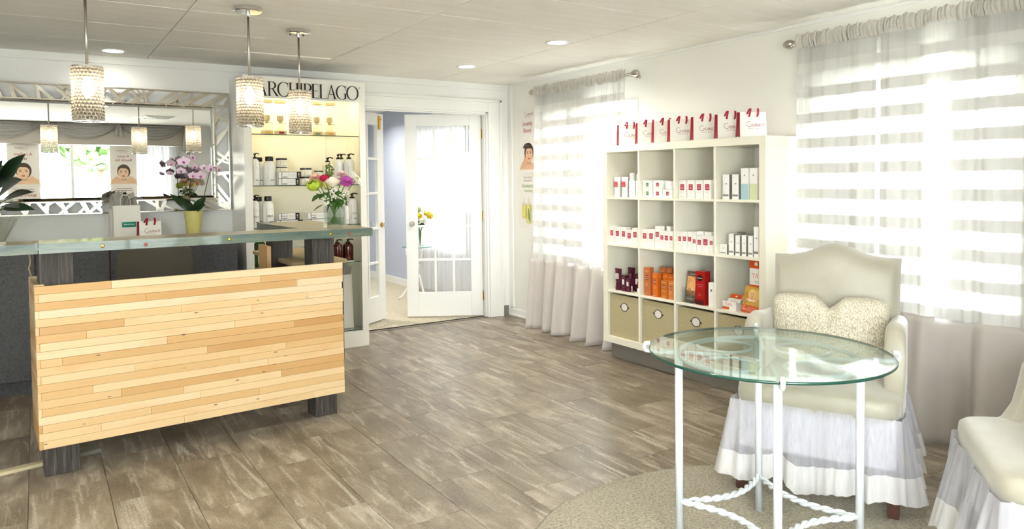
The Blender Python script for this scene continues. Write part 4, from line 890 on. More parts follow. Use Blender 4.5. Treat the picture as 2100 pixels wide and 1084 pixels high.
for k, (a, b, h) in enumerate(((3.173, 3.112, .066), (3.099, 3.057, .135), (3.047, 3.010, .127), (2.998, 2.962, .130), (2.95, 2.912, .128), (2.907, 2.869, .188))):
    carton(['squat white grey-banded carton in the right cube of the second row', 'tallest of four slim grey-banded cartons, right cube, second row', 'second of four slim grey-banded cartons, right cube, second row', 'third of four slim grey-banded cartons, right cube, second row', 'fourth of four slim grey-banded cartons, right cube, second row', 'very tall white carton at the right end of the second row'][k], a, b, z, h, .045, g, 'grey')
    if 1 <= k <= 4:
        carton('grey-topped slim carton standing behind the %s slim carton, right cube' % ['', 'first', 'second', 'third', 'fourth'][k], a-.012, b-.012, z, h+.006, .045, 'grey cartons behind', 'none', .06, mat('carton_grey_side'))
z = zs_(2); M_PLUM = mat('plum_gloss', (78, 22, 42), .3); g = 'plum cosmetics in the left cube of the third row'
tube_item('large plum tube with white label at the left of the third row', 4.200, 4.122, z, .162, g, M_PLUM, M_PLUM, (224, 216, 214)); tube_item('plum tube standing behind the large plum tube', 4.135, 4.05, z, .17, g, M_PLUM, M_PLUM, (78, 22, 42), .07)
def plum_box(lab, a, b, h, f): 
    t = carton(lab, a, b, z, h, .04, g, 'none', f, M_PLUM); w = a-b; p = Print(); p.rect(-w*.28, w*.22, h*.42, h*.74, (224, 216, 214)); p.rect(-w*.3, w*.3, h*.2, h*.22, (170, 110, 120)); p.rect(-w*.3, w*.3, h*.84, h*.86, (190, 130, 120)); p.build('print', t, (0, -.0203, 0))
plum_box('plum carton with white label beside the large plum tube', 4.112, 4.066, .119, .0); plum_box('short plum carton with white label in the third row', 4.062, 4.018, .101, .0); plum_box('plum carton at the back right of the plum group', 4.035, 3.975, .13, .06)
t, w = place('applicator', 'thin silver tube standing beside the plum cartons', 'tube', 4.012, 3.994, z, .016, g); MB().lathe([(.006, 0), (.006, .046), (.004, .048)], 12).build('barrel', M_NICKEL, t, smooth=True)
t, w = place('dropper_bottle', 'small dark red bottle at the right of the plum group', 'bottle', 3.95, 3.93, z, .03, g); MB().lathe([(.010, .036), (.010, .082), (.005, .088), (.005, .105)], 12).build('glass', mat('dark_red_bottle', (120, 14, 30), .2), t, smooth=True); MB().lathe([(.011, 0), (.011, .0355)], 12).build('cap', M_WHITE, t, smooth=True)
g = 'orange sun care cartons'; OR = [mat('carton_copper', (196, 112, 62), .35), mat('carton_orange', (214, 108, 26), .35), mat('carton_amber', (190, 106, 30), .35), mat('carton_peach', (206, 124, 62), .35)]
carton('tall copper carton at the left of the orange group', 3.867, 3.806, z, .201, .04, g, 'orange', 0, OR[0]); carton('bright orange carton, second in the front of the orange group', 3.782, 3.729, z, .167, .04, g, 'orange', 0, OR[1])
carton('short amber carton with grey label in the orange group', 3.699, 3.633, z, .127, .035, g, 'orange', 0, OR[2]); carton('short peach carton at the right of the orange group', 3.627, 3.570, z, .128, .035, g, 'orange', 0, OR[3])
for k in range(4): carton('%s tall copper carton in the back line of the orange group' % ['first', 'second', 'third', 'fourth'][k], 3.80-.058*k, 3.746-.058*k, z, .201, .04, g, 'orange', .09+.012*k, OR[0])
for k in range(3): carton('%s orange carton in the middle line of the orange group' % ['first', 'second', 'third'][k], 3.726-.052*k, 3.678-.052*k, z, .168, .04, g, 'orange', .046, OR[1])
g = 'products in the third cube of the third row'; M_CRIM = mat('carton_crimson', (166, 26, 26), .3)
carton('large crimson carton with black oval in the third row', 3.378, 3.298, z, .222, .055, g, 'crimson', 0, M_CRIM); carton('second crimson carton behind the large crimson one', 3.285, 3.215, z, .222, .055, g, 'crimson', .09, M_CRIM); carton('slim white carton with dark arrow before the crimson cartons', 3.265, 3.218, z, .158, .035, g, 'arrow')
M_ACR = thin_glass('acrylic', (.94, .96, .95))
t = thing('brochure_holder', 'clear holder with a brown sun care brochure in the third row', 'brochure holder', (PX+.03, 3.449, z), -PI/2-.1, g)
MB().box(-.052, .052, -.03, .03, 0, .003).box(-.052, .052, -.03, -.027, .003, .09).box(-.052, -.049, -.027, .03, .003, .1).build('acrylic_stand', M_ACR, t)
p = Print(); p.rect(-.047, .047, 0, .205, (98, 84, 70)); p.rect(-.042, .042, .045, .172, (236, 178, 112)); p.poly([(-.042, .045), (.042, .045), (.042, .075), (0, .085), (-.042, .07)], (150, 104, 70)); p.ell(-.012, .08, .012, .014, (196, 140, 96)); p.ell(.014, .085, .010, .012, (226, 196, 160))
p.rect(-.03, .0, .15, .153, (150, 100, 60)); p.rect(-.03, .008, .138, .141, (150, 100, 60)); p.rect(-.03, -.008, .126, .129, (150, 100, 60)); guinot(p, 0, .182, .014, (232, 224, 212), False); p.scribble(-.034, .034, .014, .011, (224, 214, 198))
br = MB().box(-.048, .048, .0004, .006, 0, .206).build('brochure', mat('brochure_brown', (98, 84, 70), .4), t, (0, -.006, .004)); br.rotation_euler = (-.12, 0, 0); p.build('print', br)
g = 'tan care cards in the right cube of the third row'; O_ = (222, 84, 30)
t = thing('card_holder', 'white card holder with orange and white tan care cards', 'card holder', (PX+.06, 3.098, z), -PI/2, g)
MB().prism([(-.05, 0), (.05, 0), (.05, .02), (-.05, .055)][::1], -.058, .05, 'x').build('tray', M_PAPER, t)
cdv = MB().box(-.052, .048, 0, .004, 0, .085).build('cards', M_PAPER, t, (0, -.03, .03)); cdv.rotation_euler = (-.75, 0, 0)
p = Print(); p.rect(-.05, .046, .05, .084, O_); p.ell(0, .066, .007, .007, (246, 240, 232)); p.text('TAN', 0, .014, .018, (226, 130, 96)); p.build('print', cdv, (0, -.0003, 0))
p = Print(); p.rect(-.057, -.005, .002, .018, O_); p.text('TAN', -.012, .026, .02, (226, 120, 86)); p.build('print', t, (0, -.0504, 0))
t = thing('brochure', 'orange tan care brochure with a blond woman, leaning at the right', 'brochure', (PX+.03, 2.953, z), -PI/2, g)
br = MB().box(-.062, .062, 0, .005, 0, .165).build('folder', M_PAPER, t, (0, -.012, 0)); br.rotation_euler = (-.2, .06, 0)
def woman(p, cx, z, s, hair, dress=None, skin=(226, 178, 140)):
    """bust: shoulders, neck, hair, face, eyes, lips; s = face height"""
    sd = tuple(int(v*.86) for v in skin)
    p.poly([(cx-1.05*s, z-1.0*s), (cx+1.05*s, z-1.0*s), (cx+.85*s, z-.66*s), (cx+.3*s, z-.5*s), (cx-.3*s, z-.5*s), (cx-.85*s, z-.66*s)], skin)
    if dress: p.poly([(cx-.6*s, z-1.0*s), (cx+.6*s, z-1.0*s), (cx+.45*s, z-.75*s), (cx, z-.88*s), (cx-.45*s, z-.75*s)], dress)
    p.ell(cx, z+.10*s, .47*s, .56*s, hair); p.rect(cx-.2*s, cx+.2*s, z-.62*s, z-.2*s, sd); p.ell(cx+.03*s, z, .37*s, .5*s, skin)
    p.poly([(cx-.42*s, z+.12*s), (cx-.28*s, z+.5*s), (cx+.1*s, z+.62*s), (cx+.42*s, z+.42*s), (cx+.42*s, z+.16*s), (cx+.2*s, z+.36*s), (cx-.15*s, z+.34*s)], hair)
    for e in (-.15, .2): p.ell(cx+e*s, z+.06*s, .075*s, .03*s, (70, 50, 44)); p.line([(cx+(e-.1)*s, z+.13*s), (cx+e*s, z+.17*s), (cx+(e+.1)*s, z+.14*s)], .025*s, (84, 60, 48))
    p.line([(cx+.03*s, z+.05*s), (cx+.06*s, z-.12*s), (cx, z-.15*s)], .02*s, sd); p.ell(cx+.03*s, z-.27*s, .12*s, .045*s, (190, 88, 88))
p = Print(); p.rect(-.062, .062, 0, .165, (206, 160, 70)); p.ell(.04, .12, .03, .03, (222, 184, 100)); p.ell(-.045, .09, .02, .04, (184, 136, 56)); p.ell(-.002, .118, .03, .034, (226, 190, 110)); woman(p, 0, .116, .042, (232, 204, 130), (246, 240, 230)); p.rect(-.062, .062, 0, .046, (208, 86, 44)); p.ell(-.045, .036, .004, .004, (250, 230, 210)); p.text('TAN', -.042, .014, .013, (246, 220, 200))
for k in range(5): p.rect(-.02, .052, .010+.006*k, .012+.006*k, (236, 170, 140))
p.build('print', br, (0, -.0003, 0))
t = thing('leaflet_stand', 'tall narrow tan care leaflet at the right side of the third row', 'leaflet', (PX+.06, 2.94, z), -PI/2, g)
MB().box(-.044, .05, 0, .004, 0, .333).build('leaflet_card', M_PAPER, t); p = Print(); p.rect(-.044, .05, .275, .332, O_); p.ell(.005, .303, .012, .012, (250, 240, 230)); p.text('TAN', .012, .215, .03, (226, 140, 110))
for k in range(2): p.rect(-.01, .04, .195-.010*k, .197-.010*k, (150, 140, 130))
p.rect(-.044, .05, .155, .172, O_); p.build('print', t, (0, -.0003, 0))

# ---------------------------------------------------------------- posters
def poster(lab, loc, rz, w, h, kind):
    t = thing('poster', lab, 'poster', loc, rz)
    MB().box(-w/2, w/2, -.003, 0, 0, h).build('panel', mat('poster_white', (238, 234, 226), .4), t)
    p = Print(); R_ = (170, 40, 62); g = (150, 120, 116)
    guinot(p, 0, h*.925, h*.034, (150, 60, 78))
    if kind == 'serenity':
        p.text('Serenity', 0, h*.845, h*.038, R_, sx=.82); p.text('Beauty', 0, h*.79, h*.038, R_, sx=.82)
        s = .155*w/.35; woman(p, .02, h*.612, s*1.05, (66, 48, 40), None, (228, 184, 146)); p.ell(-.005, h*.655, s*.46, s*.36, (66, 48, 40), 0, PI)
        p.poly([(-.12, h*.50), (-.03, h*.50), (.0, h*.56), (-.035, h*.585), (-.05, h*.625), (-.062, h*.622), (-.058, h*.57), (-.095, h*.54)], (220, 172, 134))
        p.rect(-w/2, w/2, h*.455, h*.485, (238, 234, 226))
        p.text('Beauty treatment', 0, h*.415, h*.017, g, sx=.7); p.text('with Essential Oils', 0, h*.388, h*.017, g, sx=.7)
        p.text('A', -w*.25, h*.335, h*.036, (134, 160, 60), sx=.8); p.text('ROMATIC', .018, h*.335, h*.027, (134, 160, 60), sx=.8); p.text('T', -w*.17, h*.30, h*.026, (134, 160, 60), sx=.8); p.text('REATMENT', .02, h*.30, h*.02, (134, 160, 60), sx=.8)
        for cx, z0, hh in ((-.065, .085, .11), (.015, .045, .15)):
            a = .036; p.rect(cx-a, cx+a, h*z0, h*(z0+hh), (214, 204, 96)); p.rect(cx-a*.6, cx+a*.5, h*(z0+.01), h*(z0+hh-.01), (226, 216, 130)); p.poly([(cx-a, h*(z0+hh)), (cx+a, h*(z0+hh)), (cx+.006, h*(z0+hh+.03)), (cx-.006, h*(z0+hh+.03))], (214, 212, 200)); p.rect(cx-.005, cx+.005, h*(z0+hh+.03), h*(z0+hh+.055), (196, 190, 180))
        p.ell(.018, h*.12, .010, h*.05, (90, 128, 60)); p.ell(.026, h*.09, .012, h*.03, (110, 146, 70))
    else:
        if kind == 'radiant': p.text('A radiant', 0, h*.845, h*.04, R_, sx=.9); p.text('skin', 0, h*.79, h*.04, R_, sx=.9)
        else: p.text('A more', 0, h*.845, h*.036, R_, sx=.9); p.text('Beautiful Skin', 0, h*.795, h*.036, R_, sx=.75)
        s = .19*w/.38; woman(p, 0, h*.645, s*1.05, (84, 66, 54), None, (232, 196, 164))
        for e in (-1, 1): p.poly([(e*w*.46, h*.50), (e*.04, h*.53), (e*.055, h*.575), (e*.10, h*.60), (e*w*.48, h*.545)], (228, 188, 154))
        p.rect(-w/2, w/2, h*.46, h*.497, (238, 234, 226)); p.rect(-w*.3, w*.3, h*.43, h*.436, g); p.rect(-w*.34, w*.34, h*.405, h*.411, g); p.text('BEAUTE NEUVE', 0, h*.345, h*.03, R_, sx=.85)
        p.rect(-w*.2, w*.2, h*.31, h*.317, g)
    p.build('print', t, (0, -.0034, 0))
    return t
poster('tall narrow poster with woman and oil bottles on the right wall by the corner', (XR, 5.845, .893), -PI/2, .35, 1.182, 'serenity')
poster('window poster of a smiling woman, hanging in the shop window reflected in the mirror', (1.53, YF+.045, .78), PI, .38, 1.2, 'more')
poster('window poster of a woman with raised hand, reflected at the left of the mirror', (.21, YF+.045, .78), PI, .40, 1.22, 'radiant')

# ---------------------------------------------------------------- curtains and rods on the right wall
def sheer(name, bands, base_a, band_a, col, tint=.75):
    t = NT(name); tc = t.n('TexCoord').outputs['Object']; z = t.n('SeparateXYZ', Vector=tc).outputs
    n = t.n('TexNoise', Vector=t.n('Mapping', Vector=tc, Scale=(90, 90, 1.5)).outputs[0], Scale=1.0, Detail=3.0).outputs['Fac']
    if bands:
        ph = t.math('FRACT', t.math('MULTIPLY', t.math('ADD', z[2], 9.115), 1/bands)); m = t.math('LESS_THAN', ph, .40)
        wn = t.n('TexWhiteNoise', p_noise_dimensions='1D', W=t.math('FLOOR', t.math('MULTIPLY', t.math('ADD', z[0], t.math('MULTIPLY', n, .02)), 9.0))).outputs['Value']; m = t.math('MULTIPLY', m, t.math('ADD', .915, t.math('MULTIPLY', wn, .085)))
    else: m = t.math('MULTIPLY', n, 0.0)
    a = t.math('ADD', t.math('MULTIPLY', m, band_a-base_a), base_a); a = t.math('ADD', a, t.math('MULTIPLY', t.math('MULTIPLY', t.math('SUBTRACT', n, .5), .25), t.math('SUBTRACT', 1.0, m)))
    a = t.n('Clamp', Value=a).outputs[0]
    c = lin(col)+(1,)
    df = t.n('BsdfDiffuse', Color=c).outputs[0]; tl = t.n('BsdfTranslucent', Color=t.mix(m, tuple(v*(.62 if bands else tint) for v in c[:3])+(1,), tuple(v*tint for v in c[:3])+(1,))).outputs[0]
    cloth = t.n('MixShader', i0=t.math('SUBTRACT', .60, t.math('MULTIPLY', m, .34)) if bands else .28, i1=df, i2=tl).outputs[0]
    return t.done(t.n('MixShader', i0=a, i1=t.n('BsdfTransparent').outputs[0], i2=cloth).outputs[0])
M_SHEER = sheer('banded_sheer', .15, .86, .991, (244, 243, 238), SHEER_T); M_VOILE = sheer('plain_voile', 0, .985, .985, (240, 240, 242), .2)
M_TAUPE = mat('taupe_lining', (198, 191, 184), .85, sheen=.3, bump=(300, .15)); M_HEAD = sheer('gathered_heading', 0, .92, .92, (236, 232, 222))
def curtain(lab, y0, y1, seed, pairs, nf):
    """y0 far end, y1 near end; shirred heading on the rod, banded sheer, taupe lower part down to the floor"""
    t = thing('curtain', lab, 'curtain', (3.88, y0, 0), -PI/2); Lh = y0-y1; rr = random.Random(seed)
    ph = [rr.uniform(0, 6.28) for _ in range(6)]
    def fold(u, k):  # displacement into the room, metres (negative local y)
        return .016*math.sin(2*PI*u*nf+ph[0]+.9*math.sin(2*PI*u*2+ph[1]))+.007*math.sin(2*PI*u*nf*2.3+ph[2])+.004*math.sin(2*PI*u*nf*5.1+ph[3])
    zs, ztop = .63, 2.165
    for a, b, off, nm in pairs:
        n = int(150*(b-a)); 
        def fn(u, v, a=a, b=b, off=off):
            w = lerp(a, b, u); z = lerp(zs-.0, ztop, v); k = 1-v
            edge = .02*k*(1 if u > .98 else 0)
            return (w*Lh+edge*0+.02*(a-.5)*k*0, off-(.004+fold(w, k)*(.35+.75*k))-.025*k, z+.012*math.sin(w*9+ph[4])*k)
        MB().grid(fn, n, 14).build(nm, M_SHEER, t, smooth=True)
    def low(u, v):
        z = lerp(.004, zs+.012, v); k = 1-v; amp = 1.9+2.0*k; bot = (.02*math.sin(u*nf*2*PI*1.0+1)) if v < .06 else 0
        fo = .018*math.sin(2*PI*u*nf*.78+ph[0]+.9*math.sin(2*PI*u*2+ph[1]))+.006*math.sin(2*PI*u*nf*1.7+ph[2])
        return (u*Lh+.012*math.sin(2*PI*u*nf*.78+2)*k, .012-.04-fo*amp-.035*k-abs(bot)*.5, z)
    MB().grid(low, 170, 16).build('lower_lining', M_TAUPE, t, smooth=True, solid=.002)
    def head(u, v):
        a = 2*PI*u*70+3*math.sin(u*40+ph[5]); z = lerp(2.135, 2.222, v); r = .018+.006*math.sin(a*.5); bulge = math.cos((v-.52)*PI*.98)
        return (u*Lh+.003*math.sin(a*1.7), .0-r*max(.12, bulge)-.005*math.sin(a)-.003*math.sin(a*2.3+v*3), z+.006*math.sin(a*.31+v*2)*(v > .8)+.004*math.sin(a*.7)*(v > .9))
    MB().grid(head, 420, 7).build('heading', M_HEAD, t, smooth=True)
    return t
def rod(lab, y0, y1):
    t = thing('curtain_rod', lab, 'curtain rod', (3.893, y0, 2.178), -PI/2); Lh = y0-y1
    MB().lathe([(.0095, -.01), (.0095, Lh+.01)], 14, axis='x').build('pole', M_NICKEL, t, smooth=True)
    fin = [(.0098, .0), (.013, .004), (.013, .009), (.017, .012), (.017, .017), (.021, .021), (.0265, .035), (.027, .05), (.022, .068), (.012, .082), (.001, .087)]
    MB().lathe([(r, -.01-x) for r, x in fin], 18, axis='x').build('finial', M_NICKEL, t, auto=True); MB().lathe([(r, Lh+.01+x) for r, x in fin], 18, axis='x').build('finial', M_NICKEL, t, auto=True)
    for x in (.03, Lh-.03): MB().tube([(x, 0, -.012), (x, .06, -.012), (x, .115, -.012)], .006, 8).lathe([(.02, .108), (.02, .116)], 12, (x, 0, -.012), 'y').build('bracket', M_NICKEL, t, smooth=True)
    return t
rod('brushed rod with egg finials over the window beside the poster', 5.545, 4.255); rod('brushed rod with egg finials over the window behind the armchair', 2.775, 1.28)
curtain('banded sheer curtain with taupe bottom at the window beside the poster', 5.53, 4.292, 3, [(0, .44, .006, 'sheer_panel'), (.40, 1, -.004, 'sheer_panel'), (.07, .62, .03, 'sheer_layer')], 7.2)
curtain('banded sheer curtain with taupe bottom at the window behind the armchair', 2.765, 1.30, 9, [(0, .34, .006, 'sheer_panel'), (.36, .70, -.004, 'sheer_panel'), (.685, 1, .004, 'sheer_panel'), (.05, .52, .03, 'sheer_layer'), (.6, .86, .03, 'sheer_layer')], 6.6)
# far room voile
fc = thing('curtain', 'long white voile curtain behind the french door', 'curtain', (3.95, 8.45, 0), -PI/2)
MB().grid(lambda u, v: (u*1.55, .016*math.sin(2*PI*u*13+math.sin(u*20))*(1.2-.7*v)+.006*math.sin(u*160), lerp(.06, 2.14, v)), 220, 6).build('voile', M_VOILE, fc, smooth=True)
MB().tube([(-.05, 0, 2.15), (1.62, 0, 2.15)], .01, 8).build('pole', M_TRIM, fc, smooth=True)
rgs = thing('wall_register', 'small white wall register low beside the voile curtain', 'vent', (XR, 6.88, .12), -PI/2)
MB().box(-.07, .07, -.012, 0, 0, .16).build('plate', M_TRIM, rgs, bevel=.003)
for k in range(4): MB().box(-.05, .05, -.016, -.0125, .05+.02*k, .056+.02*k).build('louvre', mat('louvre_grey', (150, 150, 150), .5), rgs)  # bars in a darker grey than the plate

# valance, sheer and swags over the shop window (seen in the mirror)
va = thing('valance', 'grey swagged valance over the shop window behind the viewer', 'valance', (.0, YF+.12, 0), PI)
M_VAL = mat('valance_taupe', (186, 178, 168), .8, sheen=.3); M_SWAG = mat('swag_silver_grey', (172, 170, 165), .55, sheen=.4)
MB().box(-2.42, 2.7, -.01, .11, 1.985, H-.005).build('pelmet', M_VAL, va, bevel=.004)
for k in range(5):
    cx = -1.95+.98*k; W2 = .49
    def sw(u, v, cx=cx, W2=W2):
        x = (2*u-1)*W2; drop = (1-(2*u-1)**2)*(.235-.03)+.03
        return (cx+x, -.022-.03*(1-(2*u-1)**2)*math.sin(v*PI)-.012*math.sin(v*2*PI*5+u*3), H-.015-drop*v)
    MB().grid(sw, 26, 30).build('swag', M_SWAG, va, smooth=True)
for k in range(6):
    x = -2.44+.98*k
    MB().grid(lambda u, v, x=x: (x+(u-.5)*(.05+.10*v), -.045-.012*math.sin(u*12), H-.012-(.2 if 0 < k < 5 else .5)*v*(1-.2*u)), 12, 8).build('tail', M_SWAG, va, smooth=True)
fs = thing('curtain', 'white sheer curtain panel at the end of the shop window', 'curtain', (2.33, YF+.06, 0), PI)
MB().grid(lambda u, v: (u*.58, .012*math.sin(2*PI*u*9)*(1.2-.5*v), lerp(.1, 1.975, v)), 120, 5).build('voile', M_VOILE, fs, smooth=True)

# ---------------------------------------------------------------- round rug
def rug_edge(a): return .93+.012*math.sin(3*a+1)+.006*math.sin(7*a)
rgm = MB(); N = 72
for r, z in ((0, .012), (.5, .0125), (.95, .012), (.985, .010), (1, .003), (1.0, .0006)): pass
rings = [(.30, .0125), (.62, .0125), (.95, .0125), (.988, .0105), (1.0, .005), (1.0, .0008)]
vs = [(0, 0, .0125)]; fsx = []
for k, z in rings:
    for i in range(N): a = 2*PI*i/N; vs.append((rug_edge(a)*k*math.cos(a), rug_edge(a)*k*math.sin(a), z))
for i in range(N): fsx.append((0, 1+i, 1+(i+1) % N))
for j in range(len(rings)-1):
    for i in range(N): a, b = 1+j*N+i, 1+j*N+(i+1) % N; fsx.append((a, a+N, b+N, b))
rgm.add(vs, fsx); tag(rgm.build('round_rug', M_RUG, None, (2.17, 1.55, 0), smooth=True), 'round beige looped rug under the glass table', 'rug')

# ---------------------------------------------------------------- glass-topped iron table
M_IRON = mat('white_iron', (208, 213, 216), .4, bump=(40, .1))
tb_ = thing('glass_table', 'round glass table on white wrought-iron legs with twisted stretchers', 'table', (2.2, 1.69, .0125), math.radians(-1.5))
R, zt = .421, .7275
gt = MB(); gt.lathe([(.001, zt-.010), (R-.003, zt-.010)], 96, cap=False); gt.lathe([(R-.003, zt), (.001, zt)], 96, cap=False); gt.cur = 1
gt.lathe([(R-.003, zt-.010), (R, zt-.0075), (R, zt-.0025), (R-.003, zt)], 96, cap=False)
gt.build('glass_top', [M_GLASSTOP, M_GEDGE], tb_, smooth=True)
LA = [math.radians(a) for a in (45, 135, 225, 315)]; LR = .312; zr = zt-.022
for a in LA:
    c, s = math.cos(a), math.sin(a)
    MB().tube([(LR*c, LR*s, .0), (LR*c, LR*s, zr)], .0145, 14).build('leg', M_IRON, tb_, smooth=True)
    MB().tube([(.13*c, .13*s, zr-.004), (LR*c, LR*s, zr), ((R-.02)*c, (R-.02)*s, zr), ((R+.012)*c, (R+.012)*s, zr+.004), ((R+.019)*c, (R+.019)*s, zt-.004), ((R+.012)*c, (R+.012)*s, zt+.009), ((R-.004)*c, (R-.004)*s, zt+.010)], .0085, 8).build('hook_arm', M_IRON, tb_, smooth=True)
MB().tube([(LR*math.cos(2*PI*k/64), LR*math.sin(2*PI*k/64), zr) for k in range(64)], .009, 8, closed=True).build('top_ring', M_IRON, tb_, smooth=True)
for a in LA:
    cx, cy = .2*math.cos(a+PI/4), .2*math.sin(a+PI/4)
    MB().tube([(cx+.10*math.cos(2*PI*k/32), cy+.10*math.sin(2*PI*k/32), zr-.002) for k in range(32)], .006, 6, closed=True).build('scroll_ring', M_IRON, tb_, smooth=True)
def twisted(p, q, bow):
    n = 54; out = MB(); P0, P1 = Vector(p), Vector(q); mid = (P0+P1)/2; inw = -mid.normalized(); inw.z = 0
    cen = [P0.lerp(P1, i/n)+inw*bow*math.sin(PI*i/n) for i in range(n+1)]
    for ph in (0, PI):
        pts = []
        for i, c in enumerate(cen):
            tn = (cen[min(i+1, n)]-cen[max(i-1, 0)]).normalized(); sd = tn.cross(Vector((0, 0, 1))); w = ph+i*.62
            e = .0062 if 3 < i < n-3 else .003; pts.append(c+sd*e*math.cos(w)+Vector((0, 0, 1))*e*math.sin(w))
        out.tube(pts, .0074, 7)
    return out
zst = .145
for i in range(4):
    a, b = LA[i], LA[(i+1) % 4]
    twisted((LR*math.cos(a), LR*math.sin(a), zst), (LR*math.cos(b), LR*math.sin(b), zst), .085).build('twisted_stretcher', M_IRON, tb_, smooth=True)

# ---------------------------------------------------------------- skirted armchairs
def champagne():
    t = NT('champagne_weave'); tc = t.n('TexCoord').outputs['Object']
    n = t.n('TexNoise', Vector=tc, Scale=420.0, Detail=2.0).outputs['Fac']; b = t.n('TexNoise', Vector=tc, Scale=6.0, Detail=3.0).outputs['Fac']
    col = t.ramp(b, [(.3, (160, 155, 136)), (.7, (174, 170, 152))]); bp = t.n('Bump', Strength=.25, Distance=.002, Height=n)
    return t.done(t.n('BsdfPrincipled', Base_Color=col, Roughness=.42, Sheen_Weight=.5, Normal=bp.outputs[0]).outputs[0])
M_CHAMP = champagne(); M_SKIRT = sheer('skirt_organza', 0, .48, .48, (238, 238, 246)); M_HEM = sheer('skirt_hem', 0, .92, .92, (240, 238, 238)); M_OAK = mat('reddish_leg', (86, 54, 42), .5, var=.3, bump=(80, .3))
M_UNDER = mat('chair_underlining', (206, 204, 210), .9)
def armchair(lab, f0, rz):
    """local x = viewer's right, y = towards the back; origin below the middle of the seat front edge"""
    t = thing('armchair', lab, 'armchair', (f0[0], f0[1], 0), rz)
    hw, dp = .325, .62
    # legs
    for x, y in ((-hw+.03, .05), (hw-.03, .05), (-hw+.06, dp-.02), (hw-.06, dp-.02)):
        MB().add([(x-.02, y-.02, .0125), (x+.02, y-.02, .0125), (x+.02, y+.02, .0125), (x-.02, y+.02, .0125), (x-.026, y-.026, .2), (x+.026, y-.026, .2), (x+.026, y+.026, .2), (x-.026, y+.026, .2)], [(3, 2, 1, 0), (4, 5, 6, 7), (0, 1, 5, 4), (1, 2, 6, 5), (2, 3, 7, 6), (3, 0, 4, 7)]).build('leg', M_OAK, t, bevel=.002)
    MB().box(-hw+.02, hw-.02, .03, dp+.02, .20, .41).build('seat_frame', M_UNDER, t, bevel=.01)
    def pillowy(x0, x1, y0, y1, z0, z1, crown, n=14):
        mb = MB(); cx, cy, cz = (x0+x1)/2, (y0+y1)/2, (z0+z1)/2
        def fn(u, v):
            a, b = 2*PI*u, PI*(v-.5); e1, e2 = .28, .42
            sg = lambda w, e: math.copysign(abs(w)**e, w)
            return (cx+(x1-x0)/2*sg(math.cos(b), e2)*sg(math.cos(a), e1), cy+(y1-y0)/2*sg(math.cos(b), e2)*sg(math.sin(a), e1), cz+(z1-z0)/2*sg(math.sin(b), e2)*(1+crown*(1-((2*v-1)**2))))
        mb.grid(fn, 48, n, True); return mb
    def taper(mb):
        mb.v = [(x*(1-.06*max(0, y)/dp), y, z) for x, y, z in mb.v]; return mb
    taper(pillowy(-hw, hw, -.005, dp+.02, .375, .497, 0)).build('seat_cushion', M_CHAMP, t, smooth=True)
    # camel back
    def bk(u, v, front):
        s = 2*u-1; zt_ = .985+.062*math.exp(-(s/.42)**2)-.0*abs(s); wv = lerp(.272, .285, v); z = lerp(.40, zt_, v)
        y = .575+.115*v+.02*s*s*(1 if front else .4)
        edge = min(1-abs(s), 1-v)*9; th = .05*min(1, math.sqrt(max(0, min(1, edge)))) if True else 0
        return (s*wv, y-th*1.1 if front else y+.012+th*.9, z-(.008*(1-min(1, edge)) if v > .9 else 0))
    b = MB(); NU, NV = 28, 22; b.grid(lambda u, v: bk(u, v, True), NU, NV); b.grid(lambda u, v: bk(1-u, v, False), NU, NV)
    w = NU+1
    o2 = w*(NV+1); F = lambda i, j: j*w+i; B = lambda i, j: o2+j*w+(NU-i)
    st = [(F(0, j+1), F(0, j), B(0, j), B(0, j+1)) for j in range(NV)]+[(F(NU, j), F(NU, j+1), B(NU, j+1), B(NU, j)) for j in range(NV)]+[(F(i, NV), F(i, NV)+1, B(i+1, NV), B(i, NV)) for i in range(NU)]
    b.f += st; b.mi += [0]*len(st)
    b.build('backrest', M_CHAMP, t, smooth=True)
    # arms: swept profile with a rounded top roll
    prof = [(.10, .47), (.15, .49), (.185, .55), (.202, .62), (.216, .69), (.24, .735), (.29, .752), (.42, .735), (.64, .72)]
    for s in (-1, 1):
        mb = MB()
        def arm(u, v, s=s):
            k = v*(len(prof)-1); i = min(int(k), len(prof)-2); f = k-i; y = lerp(prof[i][0], prof[i+1][0], f); zt2 = lerp(prof[i][1], prof[i+1][1], f)
            base = .40; th = .036+.004*math.sin(v*PI); a = PI*(u*2-1)  # closed loop: inner side, top roll, outer side
            if u < .3: x, z = -th, lerp(base, zt2-th, u/.3)
            elif u < .7: w_ = (u-.3)/.4*PI; x, z = -th*math.cos(w_), zt2-th+th*math.sin(w_)
            else: x, z = th, lerp(zt2-th, base, (u-.7)/.3)
            return (s*(.287-.02*max(0, y-.2))+x, y, max(base, z))
        mb.grid(arm, 26, 30)
        nfc = 27; mb.f.append(tuple(range(nfc-1, -1, -1))); mb.mi.append(0)
        mb.build('arm', M_CHAMP, t, smooth=True)
    # gathered organza skirt with a deep opaque hem
    rr = random.Random(int(rz*100) % 97); ph = [rr.uniform(0, 6.28) for _ in range(5)]
    per = [(-hw, .0), (hw, .0), (hw-.02, dp+.02), (-hw+.02, dp+.02)]
    segs = [(per[i], per[(i+1) % 4]) for i in range(4)]; lens = [math.dist(a, c) for a, c in segs]; tot = sum(lens)
